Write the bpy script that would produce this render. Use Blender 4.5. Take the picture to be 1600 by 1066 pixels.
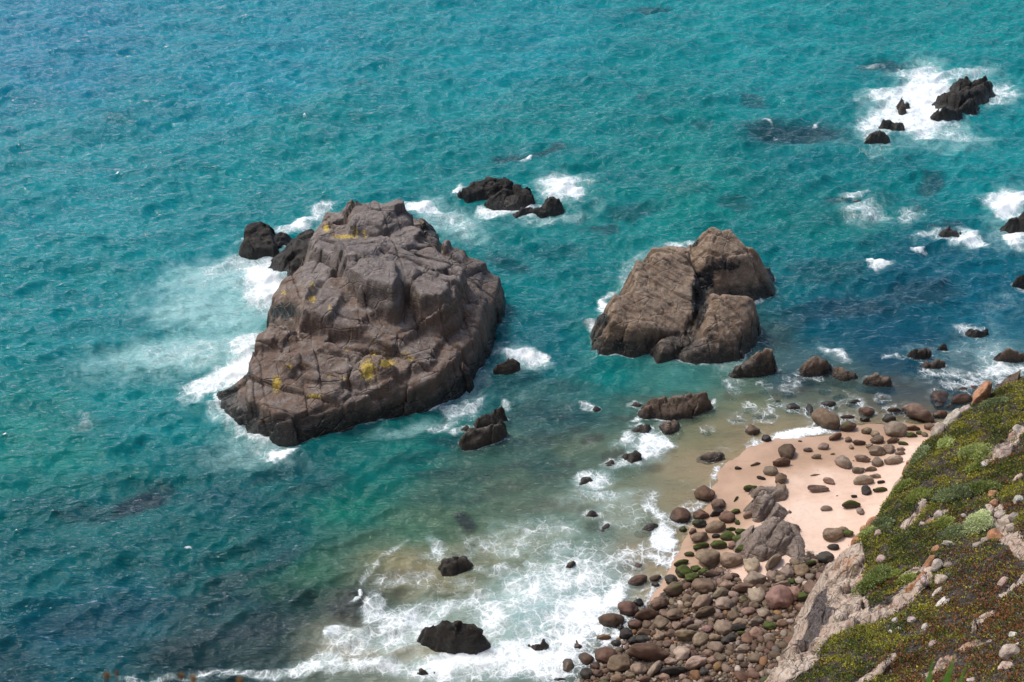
import bpy, bmesh, math, random
import numpy as np
from mathutils import Vector, Matrix
R = math.radians
random.seed(7)
for o in list(bpy.data.objects): bpy.data.objects.remove(o)
S = bpy.context.scene
C = S.collection

# ------------------------------------------------------------------ camera, sky, sun, exposure
CAM_H, PITCH, FPX = 60.0, 35.0, 1931.0
cam = bpy.data.cameras.new('camera'); camo = bpy.data.objects.new('camera', cam); C.objects.link(camo)
camo.location = (0, 0, CAM_H); camo.rotation_euler = (R(90 - PITCH), 0, 0)
cam.sensor_width = 36; cam.lens = 36 * FPX / 1600
cam.clip_start = 0.1; cam.clip_end = 6000
cam.dof.use_dof = True; cam.dof.focus_distance = 88; cam.dof.aperture_fstop = 4.0
S.camera = camo
SUN_EL, SUN_AZ = 57.0, -62.0          # azimuth clockwise from +Y (negative: to the left)
w = bpy.data.worlds.new('World'); S.world = w; w.use_nodes = True
nt = w.node_tree; nt.nodes.clear()
sky = nt.nodes.new('ShaderNodeTexSky'); sky.sky_type = 'NISHITA'; sky.sun_disc = False
sky.sun_elevation = R(SUN_EL); sky.sun_rotation = R(SUN_AZ); sky.air_density = 1.0; sky.dust_density = 3.0; sky.ozone_density = 1.0
bg = nt.nodes.new('ShaderNodeBackground'); bg.inputs[1].default_value = 0.15
wo = nt.nodes.new('ShaderNodeOutputWorld')
nt.links.new(sky.outputs[0], bg.inputs[0]); nt.links.new(bg.outputs[0], wo.inputs[0])
sl = bpy.data.lights.new('sun', 'SUN'); sl.energy = 2.1; sl.angle = R(15); sl.color = (1, 0.96, 0.9)
so = bpy.data.objects.new('sun', sl); C.objects.link(so)
sd = Vector((math.sin(R(SUN_AZ)) * math.cos(R(SUN_EL)), math.cos(R(SUN_AZ)) * math.cos(R(SUN_EL)), math.sin(R(SUN_EL))))
so.rotation_euler = sd.to_track_quat('Z', 'Y').to_euler(); so.location = (0, 0, 100)
S.view_settings.view_transform = 'Standard'; S.view_settings.look = 'None'
S.view_settings.exposure = 0.36; S.view_settings.gamma = 1
S.render.engine = 'CYCLES'
S.cycles.max_bounces = 5; S.cycles.diffuse_bounces = 2; S.cycles.glossy_bounces = 2; S.cycles.transparent_max_bounces = 6

# ------------------------------------------------------------------ survey maths: bearings on the photograph to points in the bay
CP, SP = math.cos(R(PITCH)), math.sin(R(PITCH))
def ray(px, py):
    a, b = (px - 800.0), (py - 533.0)
    return np.array([a, CP * FPX - SP * b, -SP * FPX - CP * b])
def P(px, py, z=0.0):
    d = ray(px, py); t = (CAM_H - z) / -d[2]
    return np.array([d[0] * t, d[1] * t, z])
def chart(x, y, z=0.0):
    zz = z - CAM_H
    dep = CP * y - SP * zz
    return 800 + FPX * x / dep, 533 - FPX * (SP * y + CP * zz) / dep
def mpp(x, y, z=0.0):
    return (CP * y - SP * (z - CAM_H)) / FPX       # metres per photograph pixel there

# ------------------------------------------------------------------ numpy noise
def _h(ix, iy, iz, seed):
    n = (ix * 374761393 + iy * 668265263 + iz * 2147483647 % 4294967291 + seed * 974634777) & 0xFFFFFFFF
    n = ((n ^ (n >> 13)) * 1274126177) & 0xFFFFFFFF
    n = ((n ^ (n >> 16)) * 2246822519) & 0xFFFFFFFF
    return ((n ^ (n >> 15)) & 0xFFFFFF) / 16777215.0
def vn(x, y, z=None, seed=0):
    x = np.asarray(x, float); y = np.asarray(y, float)
    z = np.zeros_like(x) if z is None else np.asarray(z, float)
    xi = np.floor(x).astype(np.int64); yi = np.floor(y).astype(np.int64); zi = np.floor(z).astype(np.int64)
    fx, fy, fz = x - xi, y - yi, z - zi
    fx = fx*fx*fx*(fx*(fx*6-15)+10); fy = fy*fy*fy*(fy*(fy*6-15)+10); fz = fz*fz*fz*(fz*(fz*6-15)+10)
    flat = not np.any(zi) and not np.any(fz)
    def lay(k):
        a = _h(xi, yi, zi+k, seed); b = _h(xi+1, yi, zi+k, seed); c = _h(xi, yi+1, zi+k, seed); d = _h(xi+1, yi+1, zi+k, seed)
        return (a*(1-fx)+b*fx)*(1-fy) + (c*(1-fx)+d*fx)*fy
    r = lay(0)
    if not flat: r = r*(1-fz) + lay(1)*fz
    return r*2-1
def fbm(x, y, z=None, o=4, seed=0, g=0.5):
    s = 0; a = 1.0; t = 0
    x = np.asarray(x, float); y = np.asarray(y, float)
    for k in range(o):
        s = s + a*vn(x, y, z, seed + 17*k); t += a; a *= g
        x = x*2.03 + 5.1; y = y*2.03 + 3.7
        if z is not None: z = np.asarray(z, float)*2.03 + 1.3
    return s/t
def voro(x, y, seed=0, jit=0.9):
    xi = np.floor(x).astype(np.int64); yi = np.floor(y).astype(np.int64)
    f1 = np.full(x.shape, 9.0); f2 = np.full(x.shape, 9.0)
    cx = np.zeros_like(x); cy = np.zeros_like(x); ci = np.zeros(x.shape)
    for i in (-1, 0, 1):
        for j in (-1, 0, 1):
            a, b = xi+i, yi+j
            px = a + .5 + (_h(a, b, 0, seed)-.5)*jit; py = b + .5 + (_h(a, b, 3, seed+5)-.5)*jit
            d = np.hypot(x-px, y-py)
            m = d < f1
            f2 = np.where(m, f1, np.minimum(f2, d))
            cx = np.where(m, px, cx); cy = np.where(m, py, cy); ci = np.where(m, _h(a, b, 7, seed+9), ci)
            f1 = np.where(m, d, f1)
    return f1, f2, cx, cy, ci
def sstep(a, b, x):
    t = np.clip((x-a)/(b-a), 0, 1); return t*t*(3-2*t)
def polydist(x, y, poly):
    """signed distance to a polygon, positive outside"""
    n = len(poly); d = np.full(x.shape, 1e9); ins = np.zeros(x.shape, bool)
    for i in range(n):
        ax, ay = poly[i][:2]; bx, by = poly[(i+1) % n][:2]
        ex, ey = bx-ax, by-ay; L = ex*ex+ey*ey + 1e-12
        t = np.clip(((x-ax)*ex+(y-ay)*ey)/L, 0, 1)
        d = np.minimum(d, np.hypot(x-ax-t*ex, y-ay-t*ey))
        c = (ay > y) != (by > y)
        with np.errstate(divide='ignore', invalid='ignore'):
            ins ^= c & (x < ex*(y-ay)/(ey if abs(ey) > 1e-9 else 1e-9) + ax)
    return np.where(ins, -d, d)
class TPS:
    def __init__(s, pts, lam=0.0):
        pts = np.array(pts, float); s.c = pts[:, :2]; n = len(pts)
        r = np.hypot(*(s.c[:, None]-s.c[None]).transpose(2, 0, 1)); K = np.where(r > 0, r*r*np.log(r+1e-12), 0) + lam*np.eye(n)
        Pm = np.c_[np.ones(n), s.c]; A = np.zeros((n+3, n+3)); A[:n, :n] = K; A[:n, n:] = Pm; A[n:, :n] = Pm.T
        s.w = np.linalg.solve(A, np.r_[pts[:, 2], 0, 0, 0])
    def __call__(s, x, y):
        o = s.w[-3] + s.w[-2]*x + s.w[-1]*y
        for (a, b), k in zip(s.c, s.w[:-3]):
            r2 = (x-a)**2 + (y-b)**2 + 1e-12
            o = o + k*0.5*r2*np.log(r2)
        return o

# ------------------------------------------------------------------ mesh helpers
def mesh_np(name, V, F, mat, smooth=True, attrs=None, nv=4):
    me = bpy.data.meshes.new(name)
    V = np.ascontiguousarray(V, np.float32); F = np.ascontiguousarray(F, np.int32)
    me.vertices.add(len(V)); me.vertices.foreach_set('co', V.ravel())
    me.loops.add(F.size); me.loops.foreach_set('vertex_index', F.ravel())
    me.polygons.add(len(F)); me.polygons.foreach_set('loop_start', np.arange(0, F.size, F.shape[1], dtype=np.int32))
    me.update(calc_edges=True)
    me.polygons.foreach_set('use_smooth', np.full(len(F), smooth))
    for k, a in (attrs or {}).items():
        a = np.asarray(a, np.float32)
        if a.ndim == 2:
            at = me.attributes.new(k, 'FLOAT_COLOR', 'POINT'); b = np.ones((len(V), 4), np.float32); b[:, :3] = a
            at.data.foreach_set('color', b.ravel())
        else:
            at = me.attributes.new(k, 'FLOAT', 'POINT'); at.data.foreach_set('value', a)
    me.materials.append(mat)
    return me
def grid_faces(ny, nx, keep=None):
    i = np.arange(ny*nx).reshape(ny, nx)
    F = np.stack([i[:-1, :-1], i[:-1, 1:], i[1:, 1:], i[1:, :-1]], -1).reshape(-1, 4)
    if keep is not None:
        k = keep[:-1, :-1] | keep[:-1, 1:] | keep[1:, 1:] | keep[1:, :-1]
        F = F[k.ravel()]
    return F
def compact(V, F, attrs):
    u = np.unique(F); m = np.full(len(V), -1); m[u] = np.arange(len(u))
    return V[u], m[F], {k: a[u] for k, a in (attrs or {}).items()}
def link(name, me, label=None, cat=None, group=None, kind=None, parent=None, loc=None):
    o = bpy.data.objects.new(name, me); C.objects.link(o)
    if loc is not None: o.location = loc
    if label: o['label'] = label
    if cat: o['category'] = cat
    if group: o['group'] = group
    if kind: o['kind'] = kind
    if parent: o.parent = parent
    return o
def recenter(V):
    c = np.array([(V[:, 0].min()+V[:, 0].max())/2, (V[:, 1].min()+V[:, 1].max())/2, V[:, 2].min()])
    return V - c, c

# ------------------------------------------------------------------ material helpers
class M:
    def __init__(s, name):
        s.m = bpy.data.materials.new(name); s.m.use_nodes = True; s.t = s.m.node_tree; s.t.nodes.clear()
        s.out = s.n('ShaderNodeOutputMaterial')
    def n(s, t, **k):
        x = s.t.nodes.new(t)
        for a, b in k.items(): setattr(x, a, b)
        return x
    def l(s, a, b): s.t.links.new(a, b)
    def setin(s, sock, v):
        if hasattr(v, 'node'): s.l(v, sock)
        elif isinstance(v, (tuple, list)) and len(v) == 3 and sock.type == 'RGBA': sock.default_value = (*v, 1)
        else: sock.default_value = v
    def math(s, op, a, b=0.0, c=0.0, clamp=False):
        x = s.n('ShaderNodeMath', operation=op, use_clamp=clamp)
        for i, v in enumerate((a, b, c)): s.setin(x.inputs[i], v)
        return x.outputs[0]
    def mix(s, f, a, b, mode='MIX'):
        x = s.n('ShaderNodeMix', data_type='RGBA', blend_type=mode)
        s.setin(x.inputs['Factor'], f) if False else s.setin(x.inputs[0], f)
        s.setin(x.inputs[6], a); s.setin(x.inputs[7], b); return x.outputs[2]
    def map(s, v, a, b, c=0.0, d=1.0, smooth=True):
        x = s.n('ShaderNodeMapRange', clamp=True)
        if smooth: x.interpolation_type = 'SMOOTHSTEP'
        s.setin(x.inputs[0], v)
        for i, q in enumerate((a, b, c, d)): s.setin(x.inputs[i+1], q)
        return x.outputs[0]
    def noise(s, vec, scale, detail=4, rough=0.55, dist=0.0):
        x = s.n('ShaderNodeTexNoise'); s.setin(x.inputs['Vector'], vec) if vec else None
        x.inputs['Scale'].default_value = scale; x.inputs['Detail'].default_value = detail
        x.inputs['Roughness'].default_value = rough; x.inputs['Distortion'].default_value = dist
        return x
    def vor(s, vec, scale, feature='F1'):
        x = s.n('ShaderNodeTexVoronoi', feature=feature); s.l(vec, x.inputs['Vector']); x.inputs['Scale'].default_value = scale
        return x
    def mapping(s, vec, scale=(1, 1, 1), rot=(0, 0, 0)):
        x = s.n('ShaderNodeMapping'); s.l(vec, x.inputs[0]); x.inputs['Scale'].default_value = scale; x.inputs['Rotation'].default_value = rot
        return x.outputs[0]
    def attr(s, name): return s.n('ShaderNodeAttribute', attribute_name=name)
    def bump(s, h, strength=0.5, dist=0.1, normal=None):
        x = s.n('ShaderNodeBump'); s.setin(x.inputs['Height'], h); x.inputs['Strength'].default_value = strength
        x.inputs['Distance'].default_value = dist
        if normal: s.l(normal, x.inputs['Normal'])
        return x.outputs[0]
    def princ(s, col, rough=0.8, spec=0.3, normal=None):
        x = s.n('ShaderNodeBsdfPrincipled'); s.setin(x.inputs['Base Color'], col); s.setin(x.inputs['Roughness'], rough)
        x.inputs['Specular IOR Level'].default_value = spec
        if normal: s.l(normal, x.inputs['Normal'])
        return x
    def fin(s, sh): s.l(sh, s.out.inputs[0]); return s.m

def rock_material(name, c1, c2, c3, crack=0.5, wet=1.3, black=0.6, guano=0.3, gscale=1.0, strat=(0.3, 0.2, 0.4), gz=None):
    m = M(name); geo = m.n('ShaderNodeNewGeometry'); pos = geo.outputs['Position']
    sep = m.n('ShaderNodeSeparateXYZ'); m.l(pos, sep.inputs[0])
    nsep = m.n('ShaderNodeSeparateXYZ'); m.l(geo.outputs['Normal'], nsep.inputs[0])
    big = m.noise(pos, 0.22*gscale, 4, .6).outputs[0]; mid = m.noise(pos, 1.4*gscale, 6, .65, .3).outputs[0]; fine = m.noise(pos, 9*gscale, 5, .7).outputs[0]
    col = m.mix(m.map(m.math('ADD', big, m.map(sep.outputs[2], gz[0], gz[1], -.08, .16)) if gz else big, .4, .62), c1, c2)
    col = m.mix(m.map(mid, .42, .68), col, c3)
    col = m.mix(m.map(fine, .3, .72), m.mix(1.0, col, (.70, .68, .66), 'MULTIPLY'), col)
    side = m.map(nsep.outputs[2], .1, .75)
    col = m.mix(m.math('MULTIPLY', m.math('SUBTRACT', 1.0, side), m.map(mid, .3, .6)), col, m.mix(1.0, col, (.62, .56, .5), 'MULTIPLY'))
    # strata lines
    mp = m.mapping(pos, (.5, .5, 2.6), strat)
    st = m.noise(mp, 1.1*gscale, 5, .6, .4).outputs[0]
    col = m.mix(m.map(st, .5, .7, 0, .45), col, m.mix(1.0, col, (.6, .58, .58), 'MULTIPLY'))
    # pale crust of guano and salt on faces that look up
    up = m.map(nsep.outputs[2], .35, .85)
    g = m.noise(pos, 2.3*gscale, 9, .75, .6).outputs[0]
    gm = m.math('MULTIPLY', m.map(g, .60, .70), m.math('MULTIPLY', up, guano))
    col = m.mix(gm, col, (.46, .44, .42))
    li = m.attr('lichen')
    ln = m.noise(pos, 5.5, 9, .78, .6).outputs[0]
    lm = m.map(m.math('ADD', li.outputs['Fac'], m.math('MULTIPLY', m.math('SUBTRACT', ln, .5), 3.4)), .55, .95)
    lm = m.math('MULTIPLY', lm, m.map(li.outputs['Fac'], 0.05, .3))
    col = m.mix(m.math('MULTIPLY', lm, .97), col, m.mix(m.map(fine, .4, .6), (.42, .27, .03), (.50, .38, .07)))
    # black wet / mussel band above the waterline, plus patches of wet and painted shade
    wn = m.noise(pos, .8, 5, .7).outputs[0]
    lvl = m.math('ADD', sep.outputs[2], m.math('MULTIPLY', m.math('SUBTRACT', wn, .5), -wet*1.6))
    bl = m.map(lvl, wet*.35, wet*1.25, 1, 0)
    wet_shade_attr = m.attr('wet'); wm = m.math('ADD', m.math('MULTIPLY', m.math('SUBTRACT', m.noise(pos, .9, 8, .78, .5).outputs[0], .5), 3.2), m.math('MULTIPLY', m.math('SUBTRACT', fine, .5), .8))
    bl = m.math('MAXIMUM', m.math('MULTIPLY', bl, black), m.math('MULTIPLY', m.map(m.math('ADD', wet_shade_attr.outputs['Fac'], wm), .45, .8), m.map(wet_shade_attr.outputs['Fac'], .03, .35)))
    bn = m.noise(pos, 5, 6, .75).outputs[0]
    blc = m.mix(m.map(bn, .53, .66), (.010, .009, .008), (.105, .088, .066))
    col = m.mix(bl, col, blc)
    vc = m.vor(m.mapping(m.mix(.12, pos, m.noise(pos, 1.2, 3).outputs[1], 'ADD'), (.8, .8, 1.3), strat), .75*gscale, 'DISTANCE_TO_EDGE').outputs[0]
    cr = m.map(vc, 0, .05, 0, 1)
    vc2 = m.vor(m.mapping(m.mix(.2, pos, m.noise(pos, 2, 3).outputs[1], 'ADD'), (1, .7, 1.6), strat), 2.0*gscale, 'DISTANCE_TO_EDGE').outputs[0]
    cr2 = m.map(vc2, 0, .06, 0, 1)
    cmask = m.map(m.noise(pos, .5, 3).outputs[0], .42, .6)
    h = m.math('ADD', m.math('MULTIPLY', m.math('MULTIPLY', cr, cmask), .5*crack), m.math('MULTIPLY', m.math('MULTIPLY', cr2, m.map(big, .5, .62)), .16*crack))
    h = m.math('ADD', h, m.math('MULTIPLY', mid, .38)); h = m.math('ADD', h, m.math('MULTIPLY', fine, .38)); h = m.math('ADD', h, m.math('MULTIPLY', st, .35))
    nrm = m.bump(h, .8, .28)
    rough = m.map(bl, 0, 1, .82, .30)
    return m.fin(m.princ(col, rough, .5, nrm).outputs[0])

MAT = {}
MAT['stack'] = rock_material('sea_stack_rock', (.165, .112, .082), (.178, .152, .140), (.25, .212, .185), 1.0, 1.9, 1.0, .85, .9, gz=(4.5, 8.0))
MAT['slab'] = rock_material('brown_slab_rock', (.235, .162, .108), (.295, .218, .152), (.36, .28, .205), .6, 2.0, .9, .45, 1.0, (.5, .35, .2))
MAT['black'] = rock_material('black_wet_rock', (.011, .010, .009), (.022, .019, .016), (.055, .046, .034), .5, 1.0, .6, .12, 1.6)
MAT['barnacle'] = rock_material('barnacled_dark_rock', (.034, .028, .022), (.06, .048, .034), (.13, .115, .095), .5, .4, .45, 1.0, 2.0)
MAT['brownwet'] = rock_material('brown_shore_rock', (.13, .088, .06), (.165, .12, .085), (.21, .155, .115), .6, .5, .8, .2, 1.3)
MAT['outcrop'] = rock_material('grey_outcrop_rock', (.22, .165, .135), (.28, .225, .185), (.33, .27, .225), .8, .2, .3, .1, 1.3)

def boulder_material():
    m = M('boulder_stone'); geo = m.n('ShaderNodeNewGeometry'); pos = geo.outputs['Position']; tc = m.n('ShaderNodeTexCoord').outputs['Object']
    oi = m.n('ShaderNodeObjectInfo'); base = oi.outputs['Color']; moss = oi.outputs['Alpha']
    sep = m.n('ShaderNodeSeparateXYZ'); m.l(pos, sep.inputs[0]); ns = m.n('ShaderNodeSeparateXYZ'); m.l(geo.outputs['Normal'], ns.inputs[0])
    a = m.noise(pos, 1.5, 5, .6).outputs[0]; b = m.noise(pos, 14, 6, .7).outputs[0]; c = m.noise(m.mapping(pos, (1, 1, 4), (.4, .3, 0)), 2.4, 4, .6, .5).outputs[0]
    col = m.mix(m.map(a, .35, .65), m.mix(1.0, base, (.72, .68, .64), 'MULTIPLY'), m.mix(1.0, base, (1.2, 1.18, 1.15), 'MULTIPLY'))
    col = m.mix(m.map(b, .3, .7, 0, .5), col, m.mix(1.0, col, (.55, .53, .5), 'MULTIPLY'))
    col = m.mix(m.map(c, .55, .7, 0, .4), col, m.mix(1.0, col, (.6, .56, .52), 'MULTIPLY'))
    up = m.map(ns.outputs[2], -.1, .7)
    mo = m.map(m.math('ADD', m.math('SUBTRACT', 1.0, moss), m.math('MULTIPLY', m.math('SUBTRACT', a, .5), .9)), .35, .6)
    mo = m.math('MULTIPLY', mo, m.map(m.math('SUBTRACT', 1.0, moss), .02, .2)); mo = m.math('MULTIPLY', mo, up)
    col = m.mix(mo, col, m.mix(b, (.02, .035, .008), (.085, .105, .012)))
    wn = m.noise(pos, .9, 3, .6).outputs[0]
    wl = m.map(m.math('ADD', sep.outputs[2], m.math('MULTIPLY', m.math('SUBTRACT', wn, .5), -.5)), .05, .55, 1, 0)
    col = m.mix(m.math('MULTIPLY', wl, .62), col, (.018, .015, .012))
    h = m.math('ADD', m.math('MULTIPLY', a, .6), m.math('MULTIPLY', b, .16)); h = m.math('ADD', h, m.math('MULTIPLY', c, .3))
    return m.fin(m.princ(col, m.map(wl, 0, 1, .78, .4), .35, m.bump(h, .6, .12)).outputs[0])
MAT['boulder'] = boulder_material()

def sand_material():
    m = M('beach_sand'); geo = m.n('ShaderNodeNewGeometry'); pos = geo.outputs['Position']
    sep = m.n('ShaderNodeSeparateXYZ'); m.l(pos, sep.inputs[0])
    a = m.noise(pos, .25, 4, .55).outputs[0]; b = m.noise(pos, 3.0, 6, .65).outputs[0]; f = m.noise(pos, 30, 3, .7).outputs[0]
    dry = m.mix(m.map(a, .35, .65), (.58, .41, .31), (.66, .50, .40))
    dry = m.mix(m.map(b, .4, .75, 0, .3), dry, (.45, .30, .21))
    wet = m.mix(m.map(a, .4, .6), (.36, .235, .155), (.43, .285, .195))
    z = m.math('ADD', sep.outputs[2], m.math('MULTIPLY', m.math('SUBTRACT', a, .5), .5))
    col = m.mix(m.map(z, .35, .95), wet, dry)
    col = m.mix(m.map(sep.outputs[2], -.25, -2.5, 0, .6), col, (.20, .17, .10))
    spk = m.map(m.noise(pos, 5.5, 3, .5).outputs[0], .70, .74)
    col = m.mix(m.math('MULTIPLY', spk, .6), col, (.12, .09, .06))
    wl_ = m.noise(m.mapping(pos, (.25, 1.2, 1), (0, 0, -.9)), .8, 5, .6, .8).outputs[0]
    col = m.mix(m.map(wl_, .55, .68, 0, .35), col, m.mix(1.0, col, (.74, .70, .66), 'MULTIPLY'))
    pa = m.attr('cobbly'); 
    vo = m.vor(pos, 3.2); vd = m.vor(pos, 3.2, 'DISTANCE_TO_EDGE').outputs[0]
    peb = m.mix(m.map(vo.outputs['Color'], 0, 1), (.05, .035, .025), (.14, .10, .075))
    peb = m.mix(m.map(vd, 0, .12), (.02, .015, .01), peb)
    pm = m.map(m.math('ADD', pa.outputs['Fac'], m.math('MULTIPLY', m.math('SUBTRACT', b, .5), .8)), .45, .6)
    col = m.mix(pm, col, peb)
    h = m.math('ADD', m.math('MULTIPLY', b, .5), m.math('MULTIPLY', f, .05))
    h = m.math('ADD', h, m.math('MULTIPLY', m.math('MULTIPLY', m.map(vd, 0, .3), pm), 1.2))
    return m.fin(m.princ(col, m.map(z, .1, .6, .35, .9), .3, m.bump(h, .5, .12)).outputs[0])
MAT['sand'] = sand_material()

def water_material():
    m = M('sea_water'); geo = m.n('ShaderNodeNewGeometry'); pos = geo.outputs['Position']
    flat = m.mapping(pos, (1, 1, 0))
    wc = m.attr('body').outputs['Color']; fo = m.attr('foam').outputs['Fac']; mk = m.attr('milk').outputs['Fac']; al = m.attr('depthcover').outputs['Fac']
    # body colour: streaky lighter and darker variation
    sn = m.noise(m.mapping(flat, (.35, 1.0, 1), (0, 0, .25)), .35, 5, .6, .4).outputs[0]
    body = m.mix(m.map(sn, .35, .65), m.mix(1.0, wc, (.72, .84, .86), 'MULTIPLY'), m.mix(1.0, wc, (1.2, 1.1, 1.06), 'MULTIPLY'))
    mn = m.noise(flat, .55, 6, .65, .8).outputs[0]
    mm = m.map(m.math('ADD', mk, m.math('MULTIPLY', m.math('SUBTRACT', mn, .5), 1.1)), .12, 1.0, 0, 1)
    mm = m.math('MULTIPLY', mm, m.map(mk, .02, .2))
    body = m.mix(m.math('MULTIPLY', mm, .9), body, m.mix(.62, wc, (.40, .66, .64)))
    # foam pattern: warped web + ridges + froth
    wv = m.noise(flat, .45, 4, .6).outputs[1]
    warp = m.mix(.9, flat, wv, 'ADD')
    wv2 = m.noise(flat, 1.9, 3, .6).outputs[1]
    warp = m.mix(.35, warp, wv2, 'ADD')
    e1 = m.vor(warp, 1.05, 'DISTANCE_TO_EDGE').outputs[0]; e2 = m.vor(warp, 2.6, 'DISTANCE_TO_EDGE').outputs[0]
    l1 = m.map(e1, .0, .085, 1, 0); l2 = m.map(e2, .0, .11, 1, 0)
    rn = m.noise(warp, .9, 7, .66, .5).outputs[0]
    rd = m.map(m.math('ABSOLUTE', m.math('SUBTRACT', rn, .5)), 0, .032, 1, 0)
    fr = m.noise(flat, 1.1, 9, .72, .7).outputs[0]
    tex = m.math('MAXIMUM', m.math('MULTIPLY', l1, .72), m.math('MULTIPLY', l2, .42)); tex = m.math('MAXIMUM', tex, m.math('MULTIPLY', rd, .62))
    tex = m.math('ADD', m.math('MULTIPLY', tex, .62), m.math('MULTIPLY', m.math('SUBTRACT', fr, .5), 1.9))
    ff = m.math('ADD', m.math('MULTIPLY', fo, 1.35), m.math('SUBTRACT', tex, .86))
    ff = m.map(ff, -.10, .78); ff = m.math('MULTIPLY', ff, m.map(fo, .02, .22))
    vl = m.noise(flat, .7, 7, .7, .9).outputs[0]
    veil = m.map(m.math('ADD', m.math('MULTIPLY', fo, 1.1), m.math('MULTIPLY', m.math('SUBTRACT', vl, .5), 1.6)), .25, 1.15)
    body = m.mix(m.math('MULTIPLY', veil, .75), body, (.46, .54, .52))
    # ripples
    r1 = m.noise(m.mapping(flat, (.38, 1.3, 1), (0, 0, -.16)), .85, 4, .6, .3).outputs[0]
    r2 = m.noise(m.mapping(flat, (.5, 1.3, 1), (0, 0, .22)), 3.4, 4, .62, .2).outputs[0]
    r1 = m.math('SUBTRACT', 1.0, m.math('MULTIPLY', m.math('ABSOLUTE', m.math('SUBTRACT', r1, .5)), 2.0))
    h = m.math('ADD', m.math('MULTIPLY', r1, 1.1), m.math('MULTIPLY', r2, .48))
    calm = m.attr('chop').outputs['Fac']
    h = m.math('MULTIPLY', h, calm)
    nrm = m.bump(h, 1.0, .36)
    vm = m.n('ShaderNodeVectorMath', operation='ADD'); m.l(nrm, vm.inputs[0]); vm.inputs[1].default_value = (0, 0, .5)
    vnn_ = m.n('ShaderNodeVectorMath', operation='NORMALIZE'); m.l(vm.outputs[0], vnn_.inputs[0])
    dif = m.n('ShaderNodeBsdfDiffuse'); m.l(body, dif.inputs[0]); m.l(vnn_.outputs[0], dif.inputs['Normal'])
    tr = m.n('ShaderNodeBsdfTransparent'); tr.inputs[0].default_value = (.80, .90, .84, 1)
    mx = m.n('ShaderNodeMixShader'); m.l(al, mx.inputs[0]); m.l(tr.outputs[0], mx.inputs[1]); m.l(dif.outputs[0], mx.inputs[2])
    gl = m.n('ShaderNodeBsdfGlossy'); gl.inputs['Roughness'].default_value = .10; m.l(nrm, gl.inputs['Normal'])
    fz = m.n('ShaderNodeFresnel'); fz.inputs[0].default_value = 1.33; m.l(nrm, fz.inputs[1])
    m2 = m.n('ShaderNodeMixShader'); m.l(fz.outputs[0], m2.inputs[0]); m.l(mx.outputs[0], m2.inputs[1]); m.l(gl.outputs[0], m2.inputs[2])
    fh = m.math('ADD', m.math('MULTIPLY', fr, 1.0), m.math('MULTIPLY', ff, .4))
    fd = m.princ(m.mix(m.map(fr, .3, .7), (.70, .76, .77), (.86, .88, .88)), .7, .2, m.bump(fh, .5, .15))
    m3 = m.n('ShaderNodeMixShader'); m.l(m.math('MULTIPLY', ff, .97), m3.inputs[0]); m.l(m2.outputs[0], m3.inputs[1]); m.l(fd.outputs[0], m3.inputs[2])
    return m.fin(m3.outputs[0])
MAT['water'] = water_material()

def cliff_material():
    m = M('cliff_ground'); geo = m.n('ShaderNodeNewGeometry'); pos = geo.outputs['Position']
    rk = m.attr('bare').outputs['Fac']
    ns = m.n('ShaderNodeSeparateXYZ'); m.l(geo.outputs['Normal'], ns.inputs[0])
    a = m.noise(pos, .5, 5, .6).outputs[0]; b = m.noise(pos, 4, 7, .7, .3).outputs[0]; f = m.noise(pos, 18, 5, .7).outputs[0]
    soil = m.mix(m.map(b, .35, .65), (.028, .022, .018), (.085, .070, .060))
    soil = m.mix(m.map(f, .58, .70), soil, (.20, .17, .15))
    rock = m.mix(m.map(a, .35, .65), (.37, .265, .195), (.50, .405, .325))
    rock = m.mix(m.map(b, .45, .7), rock, (.50, .43, .38))
    c = m.noise(m.mapping(pos, (1, 1, .5), (0, .2, .3)), .7, 4, .6, .3).outputs[0]
    rock = m.mix(m.map(c, .55, .66, 0, .6), rock, (.40, .20, .11))
    rock = m.mix(m.map(m.noise(pos, 1.1, 6, .7).outputs[0], .56, .66, 0, .8), rock, (.10, .085, .08))  # noise blotches painting the shade of hollows into the rock colour
    da = m.attr('darkrock').outputs['Fac']
    rock = m.mix(m.map(m.math('ADD', da, m.math('MULTIPLY', m.math('SUBTRACT', b, .5), .8)), .4, .6), rock, m.mix(m.map(b, .4, .6), (.055, .048, .05), (.13, .105, .10)))
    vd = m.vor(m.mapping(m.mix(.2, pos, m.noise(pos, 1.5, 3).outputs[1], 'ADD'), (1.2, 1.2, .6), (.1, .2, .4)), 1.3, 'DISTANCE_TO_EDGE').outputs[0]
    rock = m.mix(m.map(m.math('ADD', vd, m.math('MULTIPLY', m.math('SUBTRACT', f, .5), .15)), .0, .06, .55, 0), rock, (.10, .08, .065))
    gr = m.noise(pos, .8, 6, .7).outputs[0]
    rock = m.mix(m.map(gr, .60, .68, 0, .7), rock, (.10, .11, .03))
    mask = m.map(m.math('ADD', rk, m.math('MULTIPLY', m.math('SUBTRACT', b, .5), .9)), .42, .58)
    col = m.mix(mask, soil, rock)
    vd = m.vor(m.mapping(m.mix(.2, pos, m.noise(pos, 1.5, 3).outputs[1], 'ADD'), (1.2, 1.2, .6), (.1, .2, .4)), 1.3, 'DISTANCE_TO_EDGE').outputs[0]
    h = m.math('ADD', m.math('MULTIPLY', b, .9), m.math('MULTIPLY', f, .3)); h = m.math('ADD', h, m.math('MULTIPLY', m.map(vd, 0, .08), .5))
    return m.fin(m.princ(col, .9, .2, m.bump(h, .8, .18)).outputs[0])
MAT['cliff'] = cliff_material()

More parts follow.
